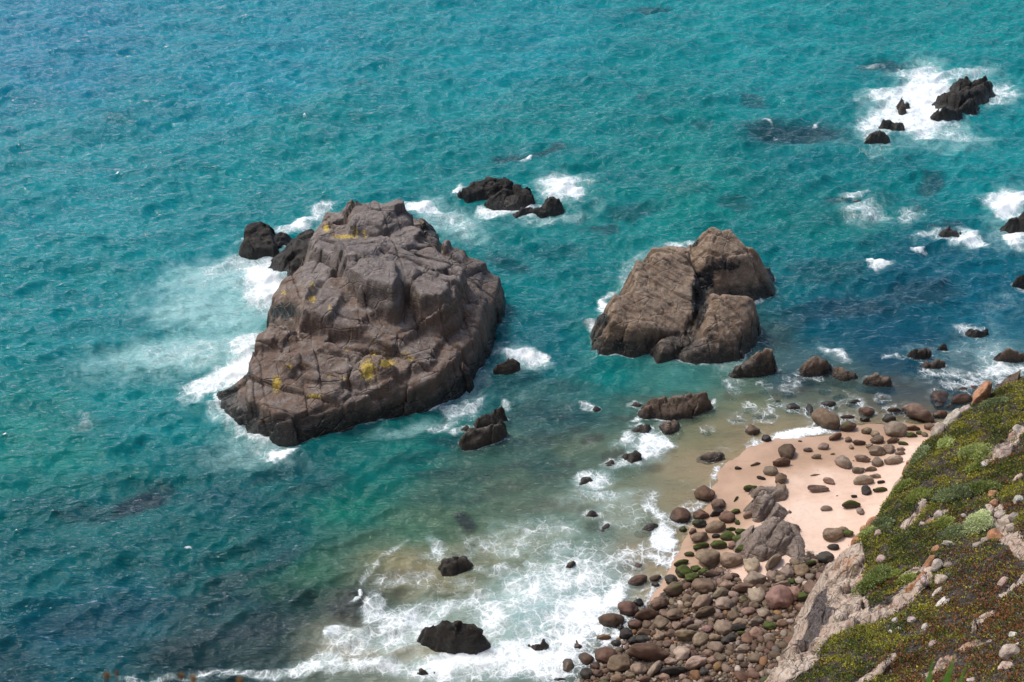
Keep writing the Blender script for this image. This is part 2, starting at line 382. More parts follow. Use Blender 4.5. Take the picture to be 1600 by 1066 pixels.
def leaf_material(name, rough=.55, trans=.25):
    m = M(name); a = m.attr('leafcol').outputs['Color']
    d = m.princ(a, rough, .3); t = m.n('ShaderNodeBsdfTranslucent'); m.l(m.mix(1.0, a, (1.1, 1.2, .7), 'MULTIPLY'), t.inputs[0])
    x = m.n('ShaderNodeMixShader'); x.inputs[0].default_value = trans; m.l(d.outputs[0], x.inputs[1]); m.l(t.outputs[0], x.inputs[2])
    return m.fin(x.outputs[0])
MAT['leaf'] = leaf_material('foliage_leaves')
def plain(name, c1, c2, scale=6, rough=.8):
    m = M(name); geo = m.n('ShaderNodeNewGeometry'); n = m.noise(geo.outputs['Position'], scale, 6, .7).outputs[0]
    return m.fin(m.princ(m.mix(m.map(n, .35, .65), c1, c2), rough, .3, m.bump(n, .5, .03)).outputs[0])
MAT['stem'] = plain('woody_stem', (.06, .045, .03), (.14, .11, .08), 20)
MAT['seed'] = plain('dry_seed_head', (.14, .07, .02), (.30, .17, .06), 60)
MAT['blade'] = plain('green_blade', (.16, .40, .04), (.28, .55, .09), 30, .45)
def stone_material():
    m = M('slope_stone'); geo = m.n('ShaderNodeNewGeometry'); pos = geo.outputs['Position']; oi = m.n('ShaderNodeObjectInfo')
    a = m.noise(pos, 2.5, 6, .65).outputs[0]; b = m.noise(pos, 13, 5, .7).outputs[0]
    col = m.mix(m.map(a, .38, .62), m.mix(1.0, oi.outputs['Color'], (.62, .58, .55), 'MULTIPLY'), oi.outputs['Color'])
    col = m.mix(m.map(b, .55, .7, 0, .7), col, m.mix(1.0, col, (.35, .33, .33), 'MULTIPLY'))
    h = m.math('ADD', a, m.math('MULTIPLY', b, .4))
    return m.fin(m.princ(col, .9, .2, m.bump(h, .8, .15)).outputs[0])
MAT['stone'] = stone_material()

# ------------------------------------------------------------------ ground: sand and sea bed
SANDPTS = [(1600,650,.0),(1440,662,-.05),(1340,662,-.02),(1290,680,.05),(1200,693,.02),(1150,708,.0),(1122,740,.0),(1108,780,.0),(1068,835,.0),(1048,885,.0),(1010,950,.0),(965,1010,.0),(915,1066,0),
 (1400,720,1.0),(1300,750,.9),(1250,800,1.0),(1300,850,1.3),(1150,900,1.1),(1250,950,2.0),(1200,1060,2.5),(1080,1020,1.1),(1180,740,.4),(1200,850,.9),(1450,720,1.6),
 (1150,650,-.45),(1050,650,-1.0),(1080,720,-.30),(1000,800,-.6),(900,850,-1.2),(800,950,-1.5),(900,700,-2),(700,1060,-1.5),(700,800,-3),(500,900,-3),(300,1060,-2.5),(1300,620,-.55),(1450,600,-.8),
 (1600,540,-1.5),(1400,500,-3),(1000,500,-5),(600,600,-6),(200,600,-8),(800,200,-12),(1500,200,-8),(100,200,-12),(400,1200,-3),(1000,1250,1.5),(1300,1250,3)]
sand_tps = TPS([tuple(P(a, b, c)) for a, b, c in SANDPTS], 0.5)
def sand_h(x, y):
    far = sstep(140, 200, np.hypot(x, y-40))
    z = np.clip(sand_tps(np.clip(x, -110, 80), np.clip(y, 20, 190)), -12, 4)
    z = z*(1-far) - 10*far
    return z + .10*fbm(x*.25, y*.25, seed=3) + .03*fbm(x*1.3, y*1.3, seed=4)
FIELD = [(1065,905),(1120,880),(1150,900),(1180,940),(1200,905),(1260,860),(1290,870),(1310,950),(1290,1090),(1150,1100),(860,1090),(930,1010),(1000,950)]
axx = np.concatenate([-2500+0*np.arange(1), -np.geomspace(1500, 70, 14), np.arange(-64, 56, .3), np.geomspace(60, 2500, 15)])
axy = np.concatenate([np.linspace(-60, 28, 14), np.arange(30, 110, .3), np.geomspace(112, 4000, 26)])
gx, gy = np.meshgrid(axx, axy); gz = sand_h(gx, gy)
chx, chy = chart(gx, np.maximum(gy, 25), gz)
cob = sstep(25, -25, polydist(chx, chy, FIELD)) * (gx > -10)
me = mesh_np('beach', np.c_[gx.ravel(), gy.ravel(), gz.ravel()], grid_faces(len(axy), len(axx)), MAT['sand'], True, {'cobbly': cob.ravel()})
link('beach', me, kind='structure')

# ------------------------------------------------------------------ cliff slope
CL = [(1345,845,8.2),(1362,905,10.2),(1340,950,11.0),(1322,993,12.2),(1287,880,6.5),(1282,945,8.5),(1248,1002,10.2),(1204,1030,10.8),(1190,1075,12.0),
      (1540,618,6.2),(1600,590,7.6),(1480,655,6.6),(1430,705,7.0),(1400,760,7.2),(1600,700,11),(1600,850,15.5),(1600,1066,22),(1480,850,11.8),(1450,960,14.5),(1400,1066,16.2),(1300,1066,14.4)]
clp = [tuple(P(*c)) for c in CL]
A3 = np.array(clp); Am = np.c_[np.ones(len(A3)), A3[:, :2]]; plc = np.linalg.lstsq(Am, A3[:, 2], rcond=None)[0]
for (x, y) in ((60, 60), (60, 20), (30, 10), (10, 20), (5, 30), (60, 90)):
    clp.append((x, y, plc @ [1, x, y]))
cl_tps = TPS(clp, 0.5)
EDGE = [(1600,582,7.8),(1560,606,6.4),(1535,612,6.2),(1500,640,6.4),(1462,668,6.8),(1440,695,7.0),(1425,722,7.0),(1402,757,7.2),(1385,785,7.4),(1352,815,7.8),(1335,842,8.0),(1310,862,7.2),(1290,880,6.5),(1288,930,8.2),(1262,985,9.8),(1215,1018,10.6),(1203,1040,11.0),(1195,1075,12.0)]
edge_w = [tuple(P(*c)[:2]) for c in EDGE]
clpoly = edge_w + [(9, 31), (4, 14), (4, -30), (140, -30), (140, 60), (60, 75), (46, 72)]
cr_ = .14
cx_ = np.arange(2, 60, cr_); cy_ = np.arange(14, 84, cr_)
X, Y = np.meshgrid(cx_, cy_)
def cliff_masks(X, Y, Z):
    qx, qy = chart(X, Y, Z)
    wx = qx + 14*fbm(X*.5, Y*.5, seed=41); wy = qy + 14*fbm(X*.5, Y*.5, seed=42)
    bare = sstep(6, -6, polydist(wx, wy, [(1338,838),(1350,880),(1352,930),(1358,950),(1425,918),(1455,880),(1470,890),(1440,930),(1390,965),(1330,983),(1284,1018),(1238,1066),(1250,1100),(1150,1100),(1150,1010),(1240,870),(1300,830)]))
    for (a, b, c, d, ww) in ((1436,1059,1484,1031,7),(1497,1015,1541,1004,5),(1523,980,1550,958,4),(1412,905,1455,878,7),(1340,1066,1400,1020,6),(1540,720,1600,670,5),(1550,800,1595,860,16),(1410,830,1440,790,5),(1440,820,1480,800,5),(1520,740,1570,700,5),(1560,930,1600,900,4)):
        L = (c-a)**2+(d-b)**2; t = np.clip(((wx-a)*(c-a)+(wy-b)*(d-b))/L, 0, 1)
        bare = np.maximum(bare, .95*sstep(ww+5, ww-3, np.hypot(wx-a-t*(c-a), wy-b-t*(d-b))))
    dark = sstep(10, -10, polydist(wx, wy, [(1290,905),(1300,950),(1270,1010),(1235,1012),(1250,975),(1275,930)]))
    return bare, dark
def cliff_h(X, Y):
    wX = X + .5*fbm(X*.35, Y*.35, seed=31) + .22*fbm(X*1.3, Y*1.3, seed=33); wY = Y + .5*fbm(X*.35, Y*.35, seed=32) + .22*fbm(X*1.3, Y*1.3, seed=34)
    base = np.minimum(cl_tps(X, Y), np.minimum(57.5, 57.2 - 1.1*np.maximum(Y, 0)) + 80.0*sstep(22, 27, Y))
    d = polydist(wX, wY, clpoly)
    near = 58.3 - 1.75*np.maximum(Y - .9 + .25*fbm(X*.4, Y*.4, seed=36), 0)
    bare, dark = cliff_masks(X, Y, base)
    bare = np.maximum(bare, sstep(.3, .8, d))
    f1, f2, a, b, ci = voro((X*.9+Y*.45)*1.0, (Y*.8-X*.35)*.8, 51)
    g1, g2, _, _, cj = voro(X*1.7+.3*Y, Y*1.5, 52)
    ct = np.modf(ci*37.7)[0]-.5; cu = np.modf(ci*91.3)[0]-.5
    rockd = (ci-.5)*1.3 + (cj-.5)*.45 + .9*(ct*(X*.9+Y*.45-a) + cu*(Y*.8*.8-X*.35*.8-b)) - .5*np.exp(-((f2-f1)/.09)**2) - .22*np.exp(-((g2-g1)/.09)**2) + .12*fbm(X*1.2, Y*1.2, seed=53)
    soft = .35*fbm(X*.35, Y*.35, seed=54) + .14*fbm(X*1.6, Y*1.6, seed=55)
    z = base + bare*rockd*.85 + (1-bare)*soft - .5*np.exp(np.minimum(d, 0)/.5)
    z = z - 3.2*np.maximum(d, 0) 
    z = np.maximum(z, np.minimum(near, 58.3))
    return z, bare, dark
Z, bare, dark = cliff_h(X, Y)
Z = np.maximum(Z, sand_h(X, Y)-1.5)
CLG = Z
keep = Z > sand_h(X, Y) - 1.2
V = np.c_[X.ravel(), Y.ravel(), Z.ravel()]
F = grid_faces(len(cy_), len(cx_), keep)
# roughen the steep rock in depth
gyv, gxv = np.gradient(Z, cr_); Nn = np.dstack([-gxv, -gyv, np.ones_like(Z)]); Nn /= np.linalg.norm(Nn, axis=2, keepdims=True)
dn = (.28*fbm(X*1.1, Y*1.1, Z*.7, 4, 61) + .0)*np.clip(bare, .1, 1)
V = V + (Nn*dn[..., None]).reshape(-1, 3)
V2, F2, at = compact(V, F, {'bare': bare.ravel(), 'darkrock': dark.ravel()})
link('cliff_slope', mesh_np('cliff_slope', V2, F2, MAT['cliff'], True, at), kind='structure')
# coarse cliff under and around the viewpoint
ax1 = np.concatenate([np.arange(-120, -12, 4), np.arange(-12, 12, .35), np.arange(12, 120, 3)]); ay1 = np.concatenate([np.arange(-80, -4, 6), np.arange(-4, 6, .3), np.arange(6, 62, 1.5)])
X1, Y1 = np.meshgrid(ax1, ay1); Z1, b1, d1 = cliff_h(X1, Y1); b1 = np.clip(b1*.3 + sstep(1.0, 1.8, Y1)*.6*(X1 < 8), 0, 1)
ins = (X1 > 3) & (X1 < 58) & (Y1 > 15) & (Y1 < 82)
Z1 = np.where(ins, Z1-1.2, Z1); Z1 = np.maximum(Z1, -4)
near_f = grid_faces(len(ay1), len(ax1), Z1 > -3)
V2, F2, at = compact(np.c_[X1.ravel(), Y1.ravel(), Z1.ravel()], near_f, {'bare': b1.ravel(), 'darkrock': 0*b1.ravel()})
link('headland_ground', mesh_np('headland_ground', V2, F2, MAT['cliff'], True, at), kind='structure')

def bil(G, x0, y0, r, x, y):
    i = np.clip((y-y0)/r, 0, G.shape[0]-1.001); j = np.clip((x-x0)/r, 0, G.shape[1]-1.001)
    a = i.astype(int); b = j.astype(int); u = i-a; v = j-b
    return (G[a, b]*(1-v)+G[a, b+1]*v)*(1-u) + (G[a+1, b]*(1-v)+G[a+1, b+1]*v)*u
sgx = np.arange(-60, 60, .5); sgy = np.arange(20, 120, .5); SG = sand_h(*np.meshgrid(sgx, sgy))
def sand_at(x, y): return bil(SG, -60, 20, .5, np.atleast_1d(np.float64(x)), np.atleast_1d(np.float64(y)))
def cliff_at(x, y):
    x = np.atleast_1d(np.float64(x)); y = np.atleast_1d(np.float64(y))
    z = bil(CLG, 2, 14, cr_, x, y)
    return np.where((x > 2.1) & (x < 59.8) & (y > 14.1) & (y < 83.8), z, -9)
def hit(px, py, cliff=True):
    d = ray(px, py); t0, t1 = 20/-d[2], 64/-d[2]
    t = np.linspace(t0, t1, 2400); t = np.linspace(2/-d[2], 64/-d[2], 4000)
    x, y, z = d[0]*t, d[1]*t, CAM_H + d[2]*t
    g = sand_at(x, y)
    if cliff: g = np.maximum(g, cliff_at(x, y))
    k = np.argmax(z < g)
    return np.array([x[k], y[k], g[k]]) if (z < g).any() else P(px, py, 0)

# ------------------------------------------------------------------ rocks as carved height fields
RINGS = []      # waterline rings for the foam
def rock_field(slabs, res=.08, seed=1, ang=.5, facets=((2.2, .8, .35, .25), (.9, .3, .2, .12)), slope=2.8, warp=.22, shrink=1.0, rough=.14, lichen=(), wet=(), zmin=-1.2, aniso=1.5, terr=None, joints=None):
    polys = []
    for s in slabs:
        pts = np.array([P(*q) for q in s['p']]); cc_ = pts.mean(0); pts[:, :2] = cc_[:2] + (pts[:, :2]-cc_[:2])*shrink; k = s.get('slope', slope)
        Am = np.c_[np.ones(len(pts)), pts[:, :2]]
        co = np.linalg.lstsq(Am, pts[:, 2], rcond=None)[0] if len(pts) > 2 else None
        polys.append((pts, co, k, s.get('round', .2), s.get('cut', 99)))
    allp = np.vstack([p[0] for p in polys]); zt = allp[:, 2].max(); mg = zt/slope + 1.6
    xs = np.arange(allp[:, 0].min()-mg, allp[:, 0].max()+mg, res); ys = np.arange(allp[:, 1].min()-mg, allp[:, 1].max()+mg, res)
    X, Y = np.meshgrid(xs, ys)
    wX = X + warp*fbm(X*.45, Y*.45, seed=seed) + .35*warp*fbm(X*1.8, Y*1.8, seed=seed+1)
    wY = Y + warp*fbm(X*.45, Y*.45, seed=seed+2) + .35*warp*fbm(X*1.8, Y*1.8, seed=seed+3)
    # blocks: snap the outline to joint cells so that edges break in steps
    ca, sa = math.cos(ang), math.sin(ang)
    U, W = (X*ca + Y*sa), (-X*sa + Y*ca)
    tot = np.zeros_like(X); patch = sstep(-.12, .22, fbm(X*.28+7, Y*.28, seed=seed+90, o=2))
    for i, (size, amp, tilt, crack) in enumerate(facets):
        u = U/size + .12*fbm(X*.5/size, Y*.5/size, seed=seed+20+i); v = W/(size/aniso) + .12*fbm(X*.5/size, Y*.5/size, seed=seed+30+i)
        f1, f2, cx, cy, ci = voro(u, v, seed+40+i)
        cj = np.modf(ci*37.7)[0]; ck = np.modf(ci*91.3)[0]
        pk = 1.0 if i == 0 else (.15+.85*patch); cn = sstep(-.15, .2, fbm(X*.7/size, Y*.7/size, seed=seed+95+i, o=2))
        tot += pk*(amp*(ci-.5) + tilt*size*((cj-.5)*(u-cx) + (ck-.5)*(v-cy)) - crack*(.2+.8*cn)*np.exp(-((f2-f1)/(.07))**2))
        if i == 0: wX += (cj-.5)*size*.16; wY += (ck-.5)*size*.16
    H = np.full(X.shape, -9.0)
    for pts, co, k, rd, cut in polys:
        d = polydist(wX, wY, pts)
        pl = np.clip(co[0] + co[1]*X + co[2]*Y, pts[:, 2].min()-.6, pts[:, 2].max()+.4)
        h = pl - k*np.maximum(d, 0) - rd*1.6*np.exp(np.minimum(d, 0)/max(rd, .05))
        H = np.maximum(H, h)
    H = H + tot*sstep(-1.5, 1.0, H) + .04*fbm(X*2.2, Y*2.2, seed=seed+60)
    for ji, (an, sp, stp, dep) in enumerate(joints or ()):
        q = (X*math.cos(an) + Y*math.sin(an) + .35*fbm(X*.3, Y*.3, seed=seed+110+ji, o=3))/sp; rq = np.round(q); dd_ = np.abs(q-rq-.0)*sp
        fl = np.floor(q).astype(np.int64); hs = _h(fl, fl*0, 1, seed+120+ji)-.5
        mk_ = sstep(-.2, .12, fbm(X*.3, Y*.3, seed=seed+130+ji, o=2)); on = sstep(.3, 1.5, H)
        H = H + on*(stp*2*hs*mk_ - dep*(.25+.75*mk_)*np.exp(-(dd_/.085)**2))
    if terr:
        for (stp, stg, tx, ty, am) in terr:
            q = (H - tx*X - ty*Y + .35*stp*fbm(X*.25, Y*.25, seed=seed+81, o=2))/stp; f = q-np.floor(q)
            m_ = am*sstep(-.05, .3, fbm(X*.16+3, Y*.16, seed=seed+83+int(stp*10), o=2)+stg)
            H = H + m_*stp*(sstep(.38, .62, f)-f)*sstep(0, 1.0, H)
    Hc = np.maximum(H, zmin)
    keep = H > zmin
    gyv, gxv = np.gradient(Hc, res); N = np.dstack([-gxv, -gyv, np.ones_like(H)]); N /= np.linalg.norm(N, axis=2, keepdims=True)
    # ledges in the steep faces
    led = rough*1.3*fbm(X*.6, Y*.6, Hc*1.9, 3, seed+70) + rough*fbm(X*2.1, Y*2.1, Hc*2.4, 3, seed+71)
    V = np.dstack([X, Y, Hc]) + N*led[..., None]
    V = V.reshape(-1, 3)
    li = np.zeros(len(V)); we = np.zeros(len(V))
    qx, qy = chart(V[:, 0], V[:, 1], V[:, 2])
    for (a, b, rx, ry, s) in lichen: li = np.maximum(li, s*np.exp(-(((qx-a)/rx)**2 + ((qy-b)/ry)**2)))
    for (a, b, rx, ry, s) in wet: we = np.maximum(we, s*np.exp(-(((qx-a)/rx)**2 + ((qy-b)/ry)**2)))  # wet areas, and shade painted as dark patches
    F = grid_faces(len(ys), len(xs), keep)
    # ring field for foam
    RINGS.append((xs[0], ys[0], res, Hc))
    return compact(V, F, {'lichen': li, 'wet': we})
def make_rock(name, label, cat, mat, slabs, group=None, **k):
    V, F, at = rock_field(slabs, **k)
    V, c = recenter(V)
    return link(name, mesh_np(name, V, F, MAT[mat], True, at), label, cat, group, loc=c)

# the great stack
make_rock('sea_stack', 'largest brown sea stack with yellow lichen patches and surf on its left', 'sea stack', 'stack', [
    dict(p=[(436,507,4.4),(480,492,5.3),(576,511,5.4),(650,540,4.4),(720,556,2.9),(710,578,2.2),(668,600,2.1),(600,614,2.4),(540,630,2.3),(470,642,2.5),(430,650,2.3),(404,645,2.0),(390,612,2.4),(392,572,2.9),(408,535,3.7)], slope=4.0, round=.2),
    dict(p=[(505,532,5.0),(585,548,4.8),(618,575,3.7),(560,602,3.0),(470,592,3.3),(446,568,3.9)], slope=2.6, round=.08),
    dict(p=[(478,497,5.3),(490,440,6.6),(540,420,7.2),(640,440,6.9),(722,420,5.4),(760,470,3.2),(752,522,2.0),(735,548,2.0),(700,562,2.8),(650,540,4.5),(576,513,5.4)], slope=3.6, round=.12),
    dict(p=[(692,386,6.0),(723,389,5.6),(758,408,4.4),(785,433,3.0),(783,460,2.2),(774,492,1.2),(745,525,1.6),(715,500,4.4),(700,440,6.2)], slope=4.5, round=.1),
    dict(p=[(526,383,8.01),(584,369,8.28),(650,362,7.74),(686,386,6.84),(722,422,6.30),(716,450,6.03),(640,436,7.20),(617,418,7.92),(570,430,8.01),(545,420,8.01)], slope=3.0, round=.12),
    dict(p=[(560,398,8.37),(617,405,8.37),(618,425,8.10),(607,446,8.01),(570,436,8.10),(548,420,8.19)], slope=4.5, round=.08),
    dict(p=[(642,410,7.92),(718,428,6.84),(712,452,6.66),(688,466,6.75),(655,458,7.20),(640,436,7.56)], slope=4.5, round=.1),
    dict(p=[(493,392,6.48),(491,363,6.48),(514,327,6.30),(547,323,7.20),(640,345,7.20),(660,372,7.02),(600,388,7.74),(530,395,7.74)], slope=2.4),
    dict(p=[(547,325,7.74),(570,309,8.91),(584,303,9.27),(597,312,9.00),(628,319,8.28),(638,345,7.74),(590,350,8.28),(550,350,7.92)], slope=2.2),
    dict(p=[(636,345,5.04),(662,338,5.22),(676,352,4.50),(687,374,3.78),(680,392,4.68),(655,380,5.76)], slope=2.6),
    dict(p=[(470,412,5.2),(493,400,6.4),(520,410,7.2),(500,450,6.6),(478,480,5.8),(455,478,4.2),(428,466,3.8),(430,448,4.2)], slope=3.6),
    dict(p=[(423,466,2.8),(470,478,4.0),(478,496,4.4),(440,500,2.8),(424,498,2.0)], slope=3.0),
    dict(p=[(340,602,1.6),(362,598,2.0),(395,580,3.0),(396,640,1.8),(372,640,1.3),(352,622,1.2)], slope=1.8),
    dict(p=[(404,655,1.6),(430,672,1.0),(470,668,1.0),(470,640,2.2),(410,640,2.2)], slope=1.6),
    ], res=.065, seed=101, ang=.35, terr=((1.7, -.05, .34, -.05, .35),), facets=((3.6, .34, .22, .30), (1.5, .14, .20, .12), (.6, .04, .10, .04)), rough=.05, joints=((1.30, 1.7, .30, .34), (.30, 4.2, .16, .16), (1.08, .75, .07, .10)),
    lichen=[(575,578,16,22,1.1),(605,568,20,9,1),(585,552,10,6,.9),(432,600,9,18,1.1),(452,572,8,5,.9),(473,571,6,4,.8),(492,619,18,5,1.1),(515,588,5,6,.8),(540,592,8,5,.8),(640,560,16,6,.8),(632,552,20,8,.6),(542,548,5,5,.7),
            (510,356,7,10,1.1),(540,370,30,5,1.0),(556,362,5,10,1),(570,366,5,9,1),(488,468,9,8,.9),(516,481,6,7,.8),(443,458,6,7,.8),(487,447,6,10,.8),(495,350,5,6,.9),(478,360,6,6,.8)],
    wet=[(355,615,24,22,1.1),(375,640,22,20,1.0),(445,487,30,16,1.1),(672,362,20,24,1.0),(400,650,20,14,.9),(385,585,10,18,.8),(765,560,16,40,.8),(735,590,20,40,.6)])  # wet base, plus shade painted in under the left overhang
make_rock('black_rock', 'black wedge of rock touching the upper left flank of the largest stack', 'rock', 'black',
    [dict(p=[(424,402,.9),(455,372,1.6),(486,356,2.4),(494,372,2.6),(490,394,2.2),(450,412,1.2)], slope=2.0)], res=.09, seed=131, facets=((1.6, .4, .3, .1), (.6, .15, .2, .06)))
make_rock('black_rock', 'black two-humped rock in white foam off the upper left of the largest stack', 'rock', 'black',
    [dict(p=[(378,378,1.2),(384,350,1.9),(402,345,2.1),(424,356,1.7),(428,378,1.2),(396,388,.9)], slope=2.4), dict(p=[(425,366,1.3),(438,357,1.5),(455,366,.8),(448,376,.7),(424,384,.7)], slope=2.0)], res=.09, seed=132, facets=((1.4, .4, .3, .1), (.5, .15, .2, .06)))

# the brown slab stack
make_rock('sea_stack', 'second largest brown stack with tilted smooth slab and dark gully down its middle', 'sea stack', 'slab', [
    dict(p=[(999,400,5.6),(1040,396,5.2),(1078,398,4.4),(1090,430,3.6),(1088,467,2.8),(1066,512,1.9),(1027,510,2.3),(985,512,2.5),(951,507,2.7),(958,470,3.7),(970,446,5.0),(992,424,5.4)], slope=3.0, round=.12),
    dict(p=[(1019,384,4.4),(1040,381,4.4),(1075,384,4.0),(1090,396,3.6),(1075,410,4.2),(1020,404,4.6)], slope=2.6),
    dict(p=[(1104,362,5.8),(1127,350,6.4),(1133,352,6.2),(1145,352,6.2),(1168,368,5.8),(1184,395,4.2),(1176,408,3.6),(1130,404,4.4),(1108,392,5.0)], slope=1.8),
    dict(p=[(1104,380,4.2),(1140,404,4.0),(1188,402,3.2),(1204,412,1.9),(1198,424,1.4),(1150,430,1.8),(1112,415,3.0),(1085,395,3.2)], slope=2.4),
    dict(p=[(1108,452,4.6),(1140,444,5.0),(1164,450,4.4),(1177,466,3.4),(1172,500,2.6),(1150,530,1.8),(1120,535,1.8),(1104,500,3.4),(1104,472,4.2)], slope=3.0, round=.35),
    dict(p=[(1110,515,2.6),(1140,500,3.2),(1152,540,1.2),(1120,550,1.0),(1080,558,.8),(1072,552,.8)], slope=2.2),
    dict(p=[(1066,500,1.6),(1110,430,2.4),(1120,400,2.8),(1145,430,1.8),(1120,450,2.0),(1106,500,1.4),(1075,540,1.0),(1030,548,1.0),(1030,530,1.6)], slope=2.2),
    dict(p=[(950,528,1.0),(985,525,1.3),(1060,520,1.5),(1072,545,.6),(1035,548,.5),(952,536,.5)], slope=2.6),
    dict(p=[(925,505,.6),(937,488,1.2),(956,478,2.0),(962,500,1.6),(940,510,.7)], slope=2.0),
    ], res=.065, seed=201, ang=-.35, joints=((1.28, 1.3, .14, .20), (1.20, .45, .06, .10)), facets=((2.6, .16, .10, .14), (1.0, .06, .10, .05), (.45, .03, .08, .03)), rough=.06, aniso=2.4,
    wet=[(1092,470,13,44,1.7),(1100,440,16,20,1.7),(1130,415,30,14,.9),(1110,520,8,30,.6),(938,497,18,18,1.2),(1075,545,30,12,.7),(970,540,30,12,.9),(1085,382,8,10,.8),(1115,415,16,16,1)])  # wet foot, plus the gully's shade painted into the colour

